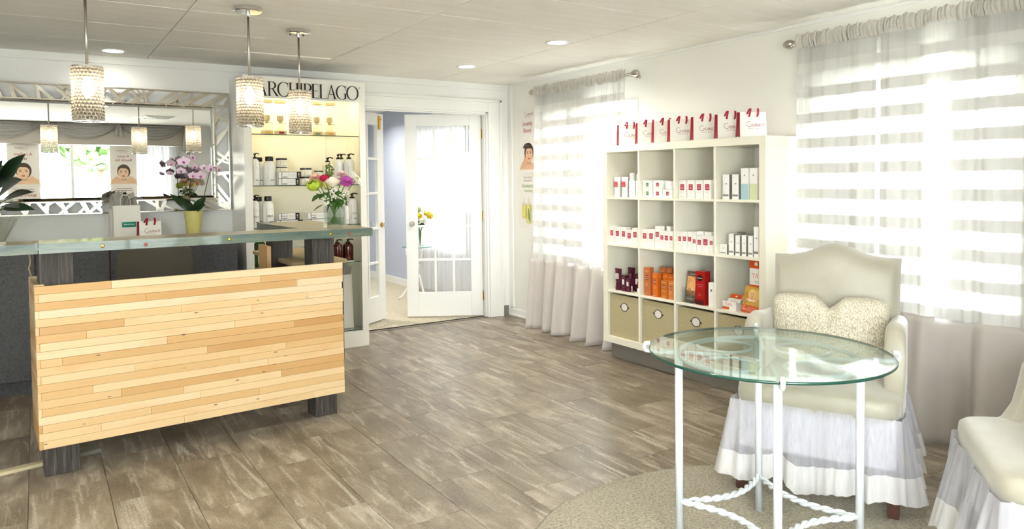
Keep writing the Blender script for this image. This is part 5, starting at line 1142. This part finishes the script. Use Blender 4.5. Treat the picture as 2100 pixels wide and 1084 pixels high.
    def skirt(u, v, z0, z1, g=0.0):
        d = (u % 1)*tot; i = 0
        while d > lens[i] and i < 3: d -= lens[i]; i += 1
        (ax, ay), (cx, cy) = segs[i]; f = d/lens[i]; x, y = lerp(ax, cx, f), lerp(ay, cy, f)
        z = lerp(z0, z1, v); k = (.415-z)/.33
        nx, ny = [(0, -1), (1, 0), (0, 1), (-1, 0)][i]; co = min(f, 1-f)*lens[i]
        if co < .05:  # round the corners outward
            w = .5*(1-co/.05); mx, my = [(0, -1), (1, 0), (0, 1), (-1, 0)][(i+1) % 4 if f > .5 else (i-1) % 4]; nx, ny = nx*(1-w)+mx*w, ny*(1-w)+my*w; nn = math.hypot(nx, ny)**.5; nx, ny = nx/nn, ny/nn
        th = 2*PI*u
        wv = .023*math.sin(th*13+ph[0]+1.8*math.sin(th*3+ph[1]))+.010*math.sin(th*27+ph[2]+math.sin(th*5))+.005*math.sin(th*67+ph[3])
        fl = .006+.058*k+wv*(.22+1.0*k)
        zz = z+(.014*math.sin(th*7+ph[4])+.012*math.sin(th*13+ph[0]))*k
        return (x+nx*fl, y+ny*fl, zz)
    MB().grid(lambda u, v: skirt(u, v, .20, .415), 300, 8, True).build('skirt', M_SKIRT, t, smooth=True)
    MB().grid(lambda u, v: skirt(u, v, .098, .2005), 300, 3, True).build('skirt_hem', M_HEM, t, smooth=True)
    return t
def ang(f): return math.atan2(f[0], -f[1])   # rotation that turns local -y onto the facing direction f
a1 = armchair('champagne skirted armchair with camel back, behind the glass table', (2.637, 1.806), ang((-.901, -.434)))
a2 = armchair('second champagne skirted armchair cut off by the right edge', (2.586, 1.17), ang((-.59, .80)))
pc = thing('lumbar_cushion', 'oblong sparkly tweed cushion with pinched middle on the armchair', 'cushion', (2.637+.901*.445, 1.806+.434*.445, .497), ang((-.901, -.434)))
def tweed():
    t = NT('tweed_sparkle'); tc = t.n('TexCoord').outputs['Object']
    n = t.n('TexNoise', Vector=t.n('Mapping', Vector=tc, Scale=(260, 260, 130)).outputs[0], Scale=1.0, Detail=2.0).outputs['Fac']; v = t.n('TexVoronoi', Vector=tc, Scale=150.0).outputs['Distance']
    col = t.ramp(n, [(.35, (164, 154, 128)), (.5, (204, 197, 175)), (.65, (228, 223, 205))]); bp = t.n('Bump', Strength=.8, Distance=.004, Height=t.math('SUBTRACT', n, v))
    return t.done(t.n('BsdfPrincipled', Base_Color=col, Roughness=.7, Normal=bp.outputs[0]).outputs[0])
def pil(u, v):
    b = PI*(v-.5); q = (u*4) % 4; i = int(q); f = 2*(q-i)-1   # walk round a square, corners softened
    X, Z = [(1, f), (-f, 1), (-1, -f), (f, -1)][i]; k = (abs(X)**9+abs(Z)**9)**(1/9); c_ = abs(math.cos(b))**.3; X, Z = X/k*c_, Z/k*c_; D = math.sin(b)
    pinch = math.exp(-((X-.02)/.15)**2); zz = .158+.160*Z-(.062*pinch if Z > 0 else 0)*max(0, Z)
    return (.25*X, .065*D*(1-.45*pinch*max(0, Z))*(1-.25*abs(X)**4)+.02+.06*(zz-.1), zz)
MB().grid(pil, 64, 16, True).build('cushion_cover', tweed(), pc, smooth=True)

# ---------------------------------------------------------------- flowers and plants
M_STEM = mat('stem_green', (92, 132, 52), .5); M_LEAF = mat('leaf_green', (62, 104, 44), .4, var=.25); M_DLEAF = mat('leaf_dark', (30, 56, 26), .28, var=.3)
def leaf(mb, base, tip, w, sag=.0, fold=.25, n=7, up=Vector((0, 0, 1))):
    """pointed leaf blade from base to tip, width w"""
    b, t = Vector(base), Vector(tip); d = t-b; L = d.length; d.normalize(); s = d.cross(up)
    if s.length < 1e-3: s = Vector((1, 0, 0))
    s.normalize(); nn = s.cross(d); o = []
    for i in range(n+1):
        k = i/n; wd = w*math.sin(PI*min(1, k*.97+.03)**.8)*.5; c = b+d*L*k-up*sag*k*k
        o += [c-s*wd+nn*wd*fold, c, c+s*wd+nn*wd*fold]
    mb.add([tuple(p) for p in o], [f for i in range(n) for f in ((3*i, 3*i+1, 3*i+4, 3*i+3), (3*i+1, 3*i+2, 3*i+5, 3*i+4))]); return mb
def petal_disc(mb, c, nrm, r, n, layers, cup=.3, w=.5, rnd=None):
    c, nrm = Vector(c), Vector(nrm).normalized(); a = nrm.orthogonal().normalized(); b = nrm.cross(a)
    for l in range(layers):
        rr = r*(1-.72*l/max(1, layers)); 
        for k in range(n):
            th = 2*PI*(k+.5*(l % 2))/n+(rnd.uniform(-.1, .1) if rnd else 0); dr = a*math.cos(th)+b*math.sin(th); sd = nrm.cross(dr); h = nrm*(cup*r*(.15+l/max(1, layers)))
            ww = rr*w*PI/n*1.6; base = c+nrm*.002*l
            mb.add([tuple(p) for p in (base+dr*rr*.12, base+dr*rr*.6-sd*ww+h*.5, base+dr*rr+h, base+dr*rr*.6+sd*ww+h*.5)], [(0, 1, 2, 3)])
    return mb
def cluster(mb, c, r, n, s, rnd, sz=(1, 1, 1), kind='ball'):
    for _ in range(n):
        v = Vector((rnd.gauss(0, 1), rnd.gauss(0, 1), rnd.gauss(0, 1))).normalized()*r*rnd.uniform(.6, 1); p = Vector(c)+Vector((v.x*sz[0], v.y*sz[1], v.z*sz[2]))
        if kind == 'ball': mb.ball(p, s, 6, 4)
        else: petal_disc(mb, p, v, s, 5, 1, .2, .8)
    return mb
def rose_head(mb, c, r):
    c = Vector(c); mb.ball(c-Vector((0, 0, r*.2)), r*.55, 10, 6)
    for l in range(5):
        R_ = r*(.35+.16*l); hz = r*(.75-.12*l); n = 3+l
        for k in range(n):
            a0 = 2*PI*k/n+l*.7; sp = 2*PI/n*.72
            def fn(u, v, a0=a0, sp=sp, R_=R_, hz=hz):
                a = a0+(u-.5)*2*sp*.85; q = R_*(.35+.65*math.sin(v*PI*.55))*(1+.12*v*v); return (c.x+q*math.cos(a), c.y+q*math.sin(a), c.z-r*.55+(hz+r*.5)*v*(1-.15*(2*u-1)**2))
            mb.grid(fn, 5, 4)
    return mb
CR = Vector((.837, -.547, 0)); CB = Vector((.547, .837, 0))   # sideways and away, as the counter is seen from the room
vz = 1.1005; VC = Vector((1.452, 4.12, vz))
va_ = thing('flower_vase', 'square clear glass vase of cut flowers on the bar top', 'vase', tuple(VC), -.12)
def square_vase(w, h, th):
    mb = MB(); a, b = w/2, w/2-th
    mb.add([(-a,-a,0),(a,-a,0),(a,a,0),(-a,a,0),(-a,-a,h),(a,-a,h),(a,a,h),(-a,a,h),(-b,-b,.018),(b,-b,.018),(b,b,.018),(-b,b,.018),(-b,-b,h),(b,-b,h),(b,b,h),(-b,b,h)],
           [(3,2,1,0),(0,1,5,4),(1,2,6,5),(2,3,7,6),(3,0,4,7),(8,9,10,11),(9,8,12,13),(10,9,13,14),(11,10,14,15),(8,11,15,12),(4,5,13,12),(5,6,14,13),(6,7,15,14),(7,4,12,15)]); return mb
square_vase(.105, .128, .006).build('glass', M_CLEAR, va_, bevel=.004)
MB().box(-.046, .046, -.046, .046, .0185, .062).build('water', thin_glass('vase_water', (.84, .90, .85), 0, 1.1), va_)
rf = random.Random(21)
def flower(name, lab, dx, dz, away=0.0, grp='cut flowers in the bar vase', bx=None, stem=True):
    """root at the stem foot in the vase; returns root and head position in local space"""
    foot = VC+CR*(bx if bx is not None else -dx*.22)+Vector((0, 0, .022)); t = thing(name, lab, 'flower', tuple(foot), 0, grp)
    head = VC+CR*dx+CB*away+Vector((0, 0, dz-(vz-1.1)))-foot
    rim = VC+CR*dx*.22+CB*away*.3+Vector((0, 0, .13))-foot
    if stem: MB().tube([(0, 0, 0), tuple(rim*.5), tuple(rim), tuple(rim.lerp(head, .6)+Vector((0, 0, .008))), tuple(head)], .0026, 6).build('stem', M_STEM, t, smooth=True)
    return t, head, rim
def leaves_on(t, head, rim, n, L, m=None, w=.036):
    for k in range(n):
        p = rim.lerp(head, rf.uniform(.1, .75)); d = Vector((rf.uniform(-1, 1), rf.uniform(-1, .4), rf.uniform(-.5, .5))).normalized()
        leaf(MB(), p, p+d*L*rf.uniform(.7, 1.2), w, .015).build('leaf', m or M_LEAF, t, smooth=True)
t, h, r = flower('hydrangea', 'lime green hydrangea at the left of the bouquet', -.110, .250, -.02); cluster(MB(), h, .042, 70, .014, rf, (1.1, 1, .8), 'petal').build('flower_head', mat('petal_lime', (186, 204, 66), .5, var=.2), t); leaves_on(t, h, r, 3, .07, w=.05)
t, h, r = flower('carnation', 'peach pink carnation at the upper left of the bouquet', -.112, .287, .03); petal_disc(MB(), h, (-.3, -.5, .8), .042, 12, 5, .5, .8, rf).build('flower_head', mat('petal_peach', (236, 184, 168), .6), t); leaves_on(t, h, r, 2, .06)
t, h, r = flower('dianthus', 'crimson dianthus beside the white rose', -.048, .290, -.02); cluster(MB(), h, .024, 40, .012, rf, (1.2, 1, .8), 'petal').build('flower_head', mat('petal_crimson', (186, 14, 66), .5, var=.2), t); leaves_on(t, h, r, 2, .06)
t, h, r = flower('rose', 'cream white rose in the middle of the bouquet', .010, .268, -.06); rose_head(MB(), h, .042).build('flower_head', mat('petal_cream', (246, 236, 214), .5), t, smooth=True); leaves_on(t, h, r, 4, .06, w=.04)
t, h, r = flower('chrysanthemum', 'magenta chrysanthemum right of the white rose', .084, .268, -.04); petal_disc(MB(), h, (-.1, -.75, .6), .046, 20, 6, .4, .55, rf).build('flower_head', mat('petal_magenta', (190, 82, 168), .5, var=.2), t); leaves_on(t, h, r, 2, .06)
t, h, r = flower('chrysanthemum', 'pale pink chrysanthemum behind the white rose', .045, .304, .02); petal_disc(MB(), h, (0, -.4, .9), .042, 18, 5, .5, .55, rf).build('flower_head', mat('petal_pale_pink', (242, 206, 202), .5), t)
t, h, r = flower('daisy', 'large white daisy at the right of the bouquet', .132, .285, .02); petal_disc(MB(), h, (.55, -.5, .5), .058, 20, 2, .12, .7, rf).build('flower_head', mat('petal_white', (246, 244, 232), .5), t); MB().ball(h, .012, 8, 5).build('flower_eye', mat('daisy_eye', (196, 176, 60), .6), t)
t, h, r = flower('filler_sprig', 'green berry sprig at the top of the bouquet', -.03, .335, .02); cluster(MB(), h, .034, 60, .006, rf, (.75, .75, 1.25)).build('berries', mat('berry_green', (120, 132, 70), .5, var=.3), t)
t, h, r = flower('gypsophila', "small white baby's breath sprig below the rose", .045, .205, -.06); cluster(MB(), h, .045, 46, .0045, rf, (1.6, .6, .8)).build('blossoms', mat('petal_white'), t); leaves_on(t, h, r, 5, .05)
t, h, r = flower('gypsophila', "small white baby's breath sprig at the vase rim", -.02, .165, -.055); cluster(MB(), h, .035, 26, .0045, rf, (1.5, .6, .9)).build('blossoms', mat('petal_white'), t); leaves_on(t, h, r, 4, .05)
t, h, r = flower('salal_branch', 'branch of round green leaves spilling over the vase rim', -.07, .17, -.05)
for dx, dz, L, w in ((-.105, .185, .06, .05), (-.09, .135, .07, .036), (-.06, .20, .06, .05), (.014, .16, .05, .052), (.06, .165, .06, .045), (.085, .185, .055, .04), (-.02, .205, .06, .05), (.04, .215, .06, .05)):
    p = VC+CR*dx*.55+CB*-.03+Vector((0, 0, dz-.0))-t.location; q = VC+CR*dx*1.15+CB*-.075+Vector((0, 0, dz-.015))-t.location
    d = (q-p).normalized() if (q-p).length > .01 else Vector((0, -1, 0)); leaf(MB(), p, p+d*L, w, .02, .15).build('leaf', M_LEAF, t, smooth=True)
t, h, r = flower('rose', 'peach rose at the back of the bouquet, seen in the mirror', .02, .27, .085); rose_head(MB(), h, .034).build('flower_head', mat('petal_peach'), t, smooth=True); leaves_on(t, h, r, 4, .06)
t, h, r = flower('statice', 'pale yellow statice at the back of the bouquet', -.06, .255, .075); cluster(MB(), h, .045, 60, .009, rf, (1.3, .8, .9), 'petal').build('flower_head', mat('petal_pale_yellow', (232, 216, 120), .5), t); leaves_on(t, h, r, 3, .06)

# orchid in a yellow ceramic pot
OC = Vector((.990, 5.93, .962))
oq = thing('potted_orchid', 'pink orchid in a yellow herringbone pot on the worktop below the mirror', 'potted plant', tuple(OC))
def herring():
    t = NT('yellow_herringbone_glaze'); tc = t.n('TexCoord').outputs['Object']; s = t.n('SeparateXYZ', Vector=tc).outputs
    an = t.math('ARCTAN2', s[1], s[0]); tri = t.math('ABSOLUTE', t.math('SUBTRACT', t.math('FRACT', t.math('MULTIPLY', an, 4/PI/1.0)), .5))
    st = t.math('FRACT', t.math('ADD', t.math('MULTIPLY', s[2], 58.0), t.math('MULTIPLY', tri, 3.0)))
    h = t.math('ABSOLUTE', t.math('SUBTRACT', st, .5)); bp = t.n('Bump', Strength=.8, Distance=.006, Height=h)
    return t.done(t.n('BsdfPrincipled', Base_Color=t.ramp(h, [(.05, (214, 204, 110)), (.35, (236, 228, 150))]), Roughness=.2, Normal=bp.outputs[0]).outputs[0])
MB().lathe([(.046, .026), (.050, .03), (.066, .196), (.068, .2), (.062, .2), (.058, .188), (.001, .186)], 40, cap=False).build('pot', herring(), oq, auto=True)
MB().lathe([(.044, 0), (.048, .004), (.048, .024), (.044, .026)], 30).build('pot_base', M_CHROME, oq, auto=True)
MB().box(-.026, .026, -.0525, -.0505, .001, .024).build('price_card', M_PAPER, oq); p = Print(); p.scribble(-.02, .008, .006, .010, (120, 120, 120), 5); p.build('card_text', oq, (0, -.0527, 0))
PT = Vector((0, 0, .19))
for dx, dz, dy, w in ((-.175, .15, -.02, .07), (-.12, .13, -.05, .075), (.10, .13, -.03, .065), (.085, .07, -.09, .06), (-.05, .09, .05, .06)):
    mb = MB(); tip = PT+CR*dx+Vector((0, dy, dz)); mid = PT.lerp(tip, .5)+Vector((0, 0, .05)); leaf(mb, PT, tip, w, .02, .25, 9, Vector((.1, -.85, .45))).build('leaf', M_DLEAF, oq, smooth=True, solid=.002)
M_OPET = mat('orchid_petal', (240, 214, 232), .5, var=.1); M_OMAG = mat('orchid_lip', (190, 92, 178), .5); M_OYEL = mat('orchid_throat', (236, 200, 90), .5); M_OSTEM = mat('orchid_stem', (86, 66, 58), .6)
def px(x, y): return CR*((x/6.02+330-394)/270)*1.0+Vector((0, 0, .2+(433-(300+y/6.02))/270))
for pts in ([(350, 800), (350, 560), (340, 400), (325, 250), (275, 185), (200, 170), (130, 215)], [(400, 800), (520, 640), (560, 470), (600, 310), (650, 270), (700, 300)]):
    MB().tube([tuple(px(*q)+Vector((0, -.03*i/6, 0))) for i, q in enumerate(pts)], .0028, 6).build('flower_stem', M_OSTEM, oq, smooth=True)
def blossom(x, y, s, nrm):
    c = px(x, y)+Vector((0, -.035, 0)); b = MB(); n = Vector(nrm).normalized(); up = (Vector((0, 0, 1))-n*n.z).normalized(); sd = up.cross(n)
    for a, w, L in ((90, .62, .9), (210, .6, .85), (330, .6, .85), (12, 1.0, 1.0), (168, 1.0, 1.0)):
        r_ = math.radians(a); d = sd*math.cos(r_)+up*math.sin(r_); leaf(b, c, c+d*s*L+n*s*.12, s*w, 0, .1, 6, n)
    o = b.build('blossom', M_OPET, oq, smooth=True)
    cluster(MB(), c+n*s*.16-up*s*.12, s*.16, 7, s*.13, rf).build('lip', M_OMAG, o, smooth=True); MB().ball(c+n*s*.22-up*s*.05, s*.12, 8, 5).build('throat', M_OYEL, o, smooth=True)
for x, y, s, n in ((275, 200, .052, (-.3, -.9, .2)), (130, 215, .046, (-.7, -.6, -.3)), (240, 312, .038, (-.2, -.9, 0)), (380, 150, .04, (.6, -.6, .3)), (400, 262, .036, (.5, -.8, 0)), (600, 290, .046, (.2, -.9, .2)), (700, 295, .042, (.7, -.6, 0)), (525, 275, .034, (-.3, -.9, .3)), (480, 372, .048, (-.4, -.8, -.1)), (385, 372, .04, (0, -.9, .1)), (110, 335, .03, (-.5, -.6, -.6))): blossom(x, y, s, n)

# leafy plant in cellophane at the left edge
lp = thing('leafy_plant', 'dark broad-leaved plant wrapped in cellophane at the left edge', 'potted plant', (-.30, 5.86, .962))
MB().lathe([(.07, 0), (.075, .005), (.095, .15), (.1, .16), (.09, .16), (.001, .15)], 24, cap=False).build('pot', mat('pot_grey', (150, 146, 134), .5), lp, auto=True)
MB().grid(lambda u, v: ((.10+.10*v+.02*math.sin(u*2*PI*9)*v)*math.cos(2*PI*u), (.10+.07*v+.02*math.sin(u*2*PI*9)*v)*math.sin(2*PI*u), .002+.20*v+.02*math.sin(u*2*PI*5)*v), 60, 6, True).build('cellophane', thin_glass('cellophane_film', (.92, .92, .88), .12), lp, smooth=True)
for (dx, dy, dz, w, sag) in ((.26, -.36, .46, .13, .10), (.24, -.30, .30, .15, .12), (.30, -.34, .22, .10, .14), (.22, -.4, .12, .12, .10), (.0, -.3, .52, .12, .08), (-.2, -.2, .4, .12, .1), (.30, -.2, .10, .09, .09), (.06, -.35, .20, .13, .1), (-.12, -.3, .2, .13, .1), (.14, -.36, .42, .12, .09)):
    tp = Vector((dx, dy, .15+dz)); b0 = Vector((0, 0, .16)); md = b0.lerp(tp, .4)+Vector((0, 0, .06))
    s = MB().tube([tuple(b0), tuple(b0.lerp(md, .5)+Vector((0, 0, .02))), tuple(md)], .004, 6).build('stalk', M_STEM, lp, smooth=True); leaf(MB(), md, tp+Vector((0, 0, sag*.2)), w, sag*.4, .25, 9, Vector((.25, -.7, .65))).build('leaf', M_DLEAF, lp, smooth=True)

# far room: pedestal table with yellow bouquet
ft = thing('pedestal_table', 'small round glass table on white pedestal behind the french door', 'table', (3.68, 7.66, 0))
g = MB(); g.lathe([(.001, .602), (.17, .602)], 40, cap=False).lathe([(.17, .61), (.001, .61)], 40, cap=False); g.cur = 1; g.lathe([(.17, .602), (.17, .61)], 40, cap=False); g.build('glass_top', [M_SHELFGLASS, mat('glass_edge_aqua', (90, 160, 150), .2)], ft)
MB().lathe([(.018, .18), (.03, .2), (.045, .26), (.03, .32), (.024, .35), (.04, .37), (.03, .40), (.012, .42)], 18).build('pedestal', M_WHITE, ft, smooth=True)
for k in range(3):
    a = 2*PI*k/3+.6; c, s = math.cos(a), math.sin(a); MB().tube([(0, 0, .30), (.06*c, .06*s, .26), (.12*c, .12*s, .12), (.18*c, .18*s, .03), (.22*c, .22*s, .012)], .013, 8).build('leg', M_WHITE, ft, smooth=True); MB().tube([(0, 0, .42), (.07*c, .07*s, .44), (.12*c, .12*s, .52), (.13*c, .13*s, .60)], .008, 8).build('top_arm', M_WHITE, ft, smooth=True)
FV = Vector((3.70, 7.62, .6105)); fv = thing('flower_vase', 'clear vase with yellow bouquet in the far room', 'vase', tuple(FV))
MB().lathe([(.045, 0), (.05, .01), (.06, .17), (.062, .18)], 24, cap=False).lathe([(.001, .008), (.044, .009)], 24, cap=False).build('glass', M_CLEAR, fv, smooth=True)
cols = [('yellow', (240, 206, 20), 'petal'), ('yellow', (240, 206, 20), 'petal'), ('white', (244, 240, 226), 'petal'), ('yellow', (240, 206, 20), 'petal'), ('pale green', (176, 190, 110), 'ball'), ('yellow', (240, 206, 20), 'petal'), ('white', (244, 240, 226), 'petal')]
spots = [(-.09, .37, -.03, 'upper left of'), (0, .35, -.07, 'front of'), (-.06, .34, -.06, 'left front of'), (.09, .38, -.02, 'upper right of'), (-.02, .41, .02, 'top of'), (.12, .34, .03, 'right side of'), (.05, .30, -.06, 'low front of')]
for (cn, cc_, kd), (dx, dz, dy, wh) in zip(cols, spots):
    t = thing('cut_flower', '%s flower at the %s the far room bouquet' % (cn, wh), 'flower', tuple(FV+Vector((0, 0, .01))), 0, 'flowers of the far room bouquet'); hd_ = CR*dx+CB*dy+Vector((0, 0, dz))
    MB().tube([(0, 0, 0), tuple(CR*dx*.15+Vector((0, 0, .18))), tuple(hd_)], .003, 5).build('stem', M_STEM, t, smooth=True); cluster(MB(), hd_, .045, 40, .016 if kd == 'petal' else .009, rf, (1, 1, .8), kd).build('flower_head', mat('petal_far_'+cn.replace(' ', '_'), cc_, .5), t)
    for k in range(3): q = CR*dx*.4+Vector((0, 0, .2+.03*k)); leaf(MB(), q, q+Vector((rf.uniform(-.08, .08), rf.uniform(-.08, .05), .05)), .03, .01).build('leaf', M_LEAF, t, smooth=True)

# ---------------------------------------------------------------- outside (seen washed out through the panes and in the mirror, except the added light blocker)
struct(MB().box(-30, 30, -40, 40, -.30, -.2), 'ground', mat('pavement', (218, 216, 210), .9, var=.1))
blocker = thing('light_blocker', 'added unseen striped awning over the shop window outside', 'light_blocker', (.7, YF-.15, 2.12))  # unseen canopy added to hold sky light off the chairs and floor
for k in range(9): MB().add([(-1.9+.42*k, -1.1, .25), (-1.48+.42*k, -1.1, .25), (-1.48+.42*k, 0, .62), (-1.9+.42*k, 0, .62)], [(0, 1, 2, 3)]).build('stripe', mat('blocker_cream' if k % 2 else 'blocker_grey', (226, 222, 212) if k % 2 else (150, 148, 142), .8), blocker, solid=.006)
hs = thing('house', 'pale clapboard building across the street reflected in the mirror', 'building', (-1.2, -16, -.2))
MB().box(-4, 4, -3, 3, 0, 5).build('wall', mat('clapboard', (226, 226, 222), .7), hs); MB().prism([(-4.3, 5), (4.3, 5), (0, 7.2)], -3.2, 3.2, 'y').build('roof', mat('shingle', (130, 124, 118), .8), hs)
for x in (-2.6, -.9, 1.2, 2.8):
    w_ = MB().box(-.45, .45, 3.0, 3.04, 1.3, 2.9).build('window', mat('dark_window', (120, 128, 132), .2), hs, (x, 0, 0))
    for k in range(2): MB().box(-.02+.3*k-.15, .02+.3*k-.15, 3.041, 3.06, 1.3, 2.9).build('glazing_bar', M_TRIM, w_)
    for k in range(3): MB().box(-.45, .45, 3.061, 3.075, 1.68+.4*k, 1.72+.4*k).build('glazing_bar', M_TRIM, w_)
tr = thing('tree', 'leafy green street tree outside the shop window', 'tree', (2.4, -11, -.2))
MB().tube([(0, 0, 0), (.05, 0, 1.2), (0, .1, 2.4)], .14, 8, rad=[.17, .13, .09]).build('trunk', mat('bark', (96, 84, 70), .9), tr, smooth=True)
tag(cluster(MB(), (0, 0, 3.2), 1.5, 1500, .11, random.Random(2), (1, 1, .9), 'petal').build('foliage', mat('tree_leaf', (112, 150, 84), .7, var=.3), tr), kind='stuff')
car = thing('parked_car', 'white car parked outside the shop window', 'car', (1.1, -7.5, -.2))
cp = [(-2.1, .35), (2.1, .35), (2.15, .75), (1.9, .95), (1.1, 1.0), (.55, 1.42), (-1.1, 1.45), (-1.75, 1.0), (-2.15, .9)]
MB().prism(cp, -.85, .85, 'y').build('car_body', mat('car_paint', (232, 232, 232), .2), car, bevel=.06, seg=3)
for s in (-1, 1):
    MB().prism([(.95, 1.0), (.50, 1.36), (-.25, 1.38), (-.25, 1.0)], s*.855-.005, s*.855+.005, 'y').build('side_glass', mat('dark_window'), car); MB().prism([(-.33, 1.0), (-.33, 1.38), (-1.05, 1.38), (-1.5, 1.0)][::-1], s*.855-.005, s*.855+.005, 'y').build('side_glass', mat('dark_window'), car)
    for x in (-1.35, 1.35): MB().lathe([(.2, s*.70), (.32, s*.70), (.32, s*.88), (.2, s*.88)], 20, (x, 0, .32), 'y').build('wheel', M_BLACK, car, smooth=True)
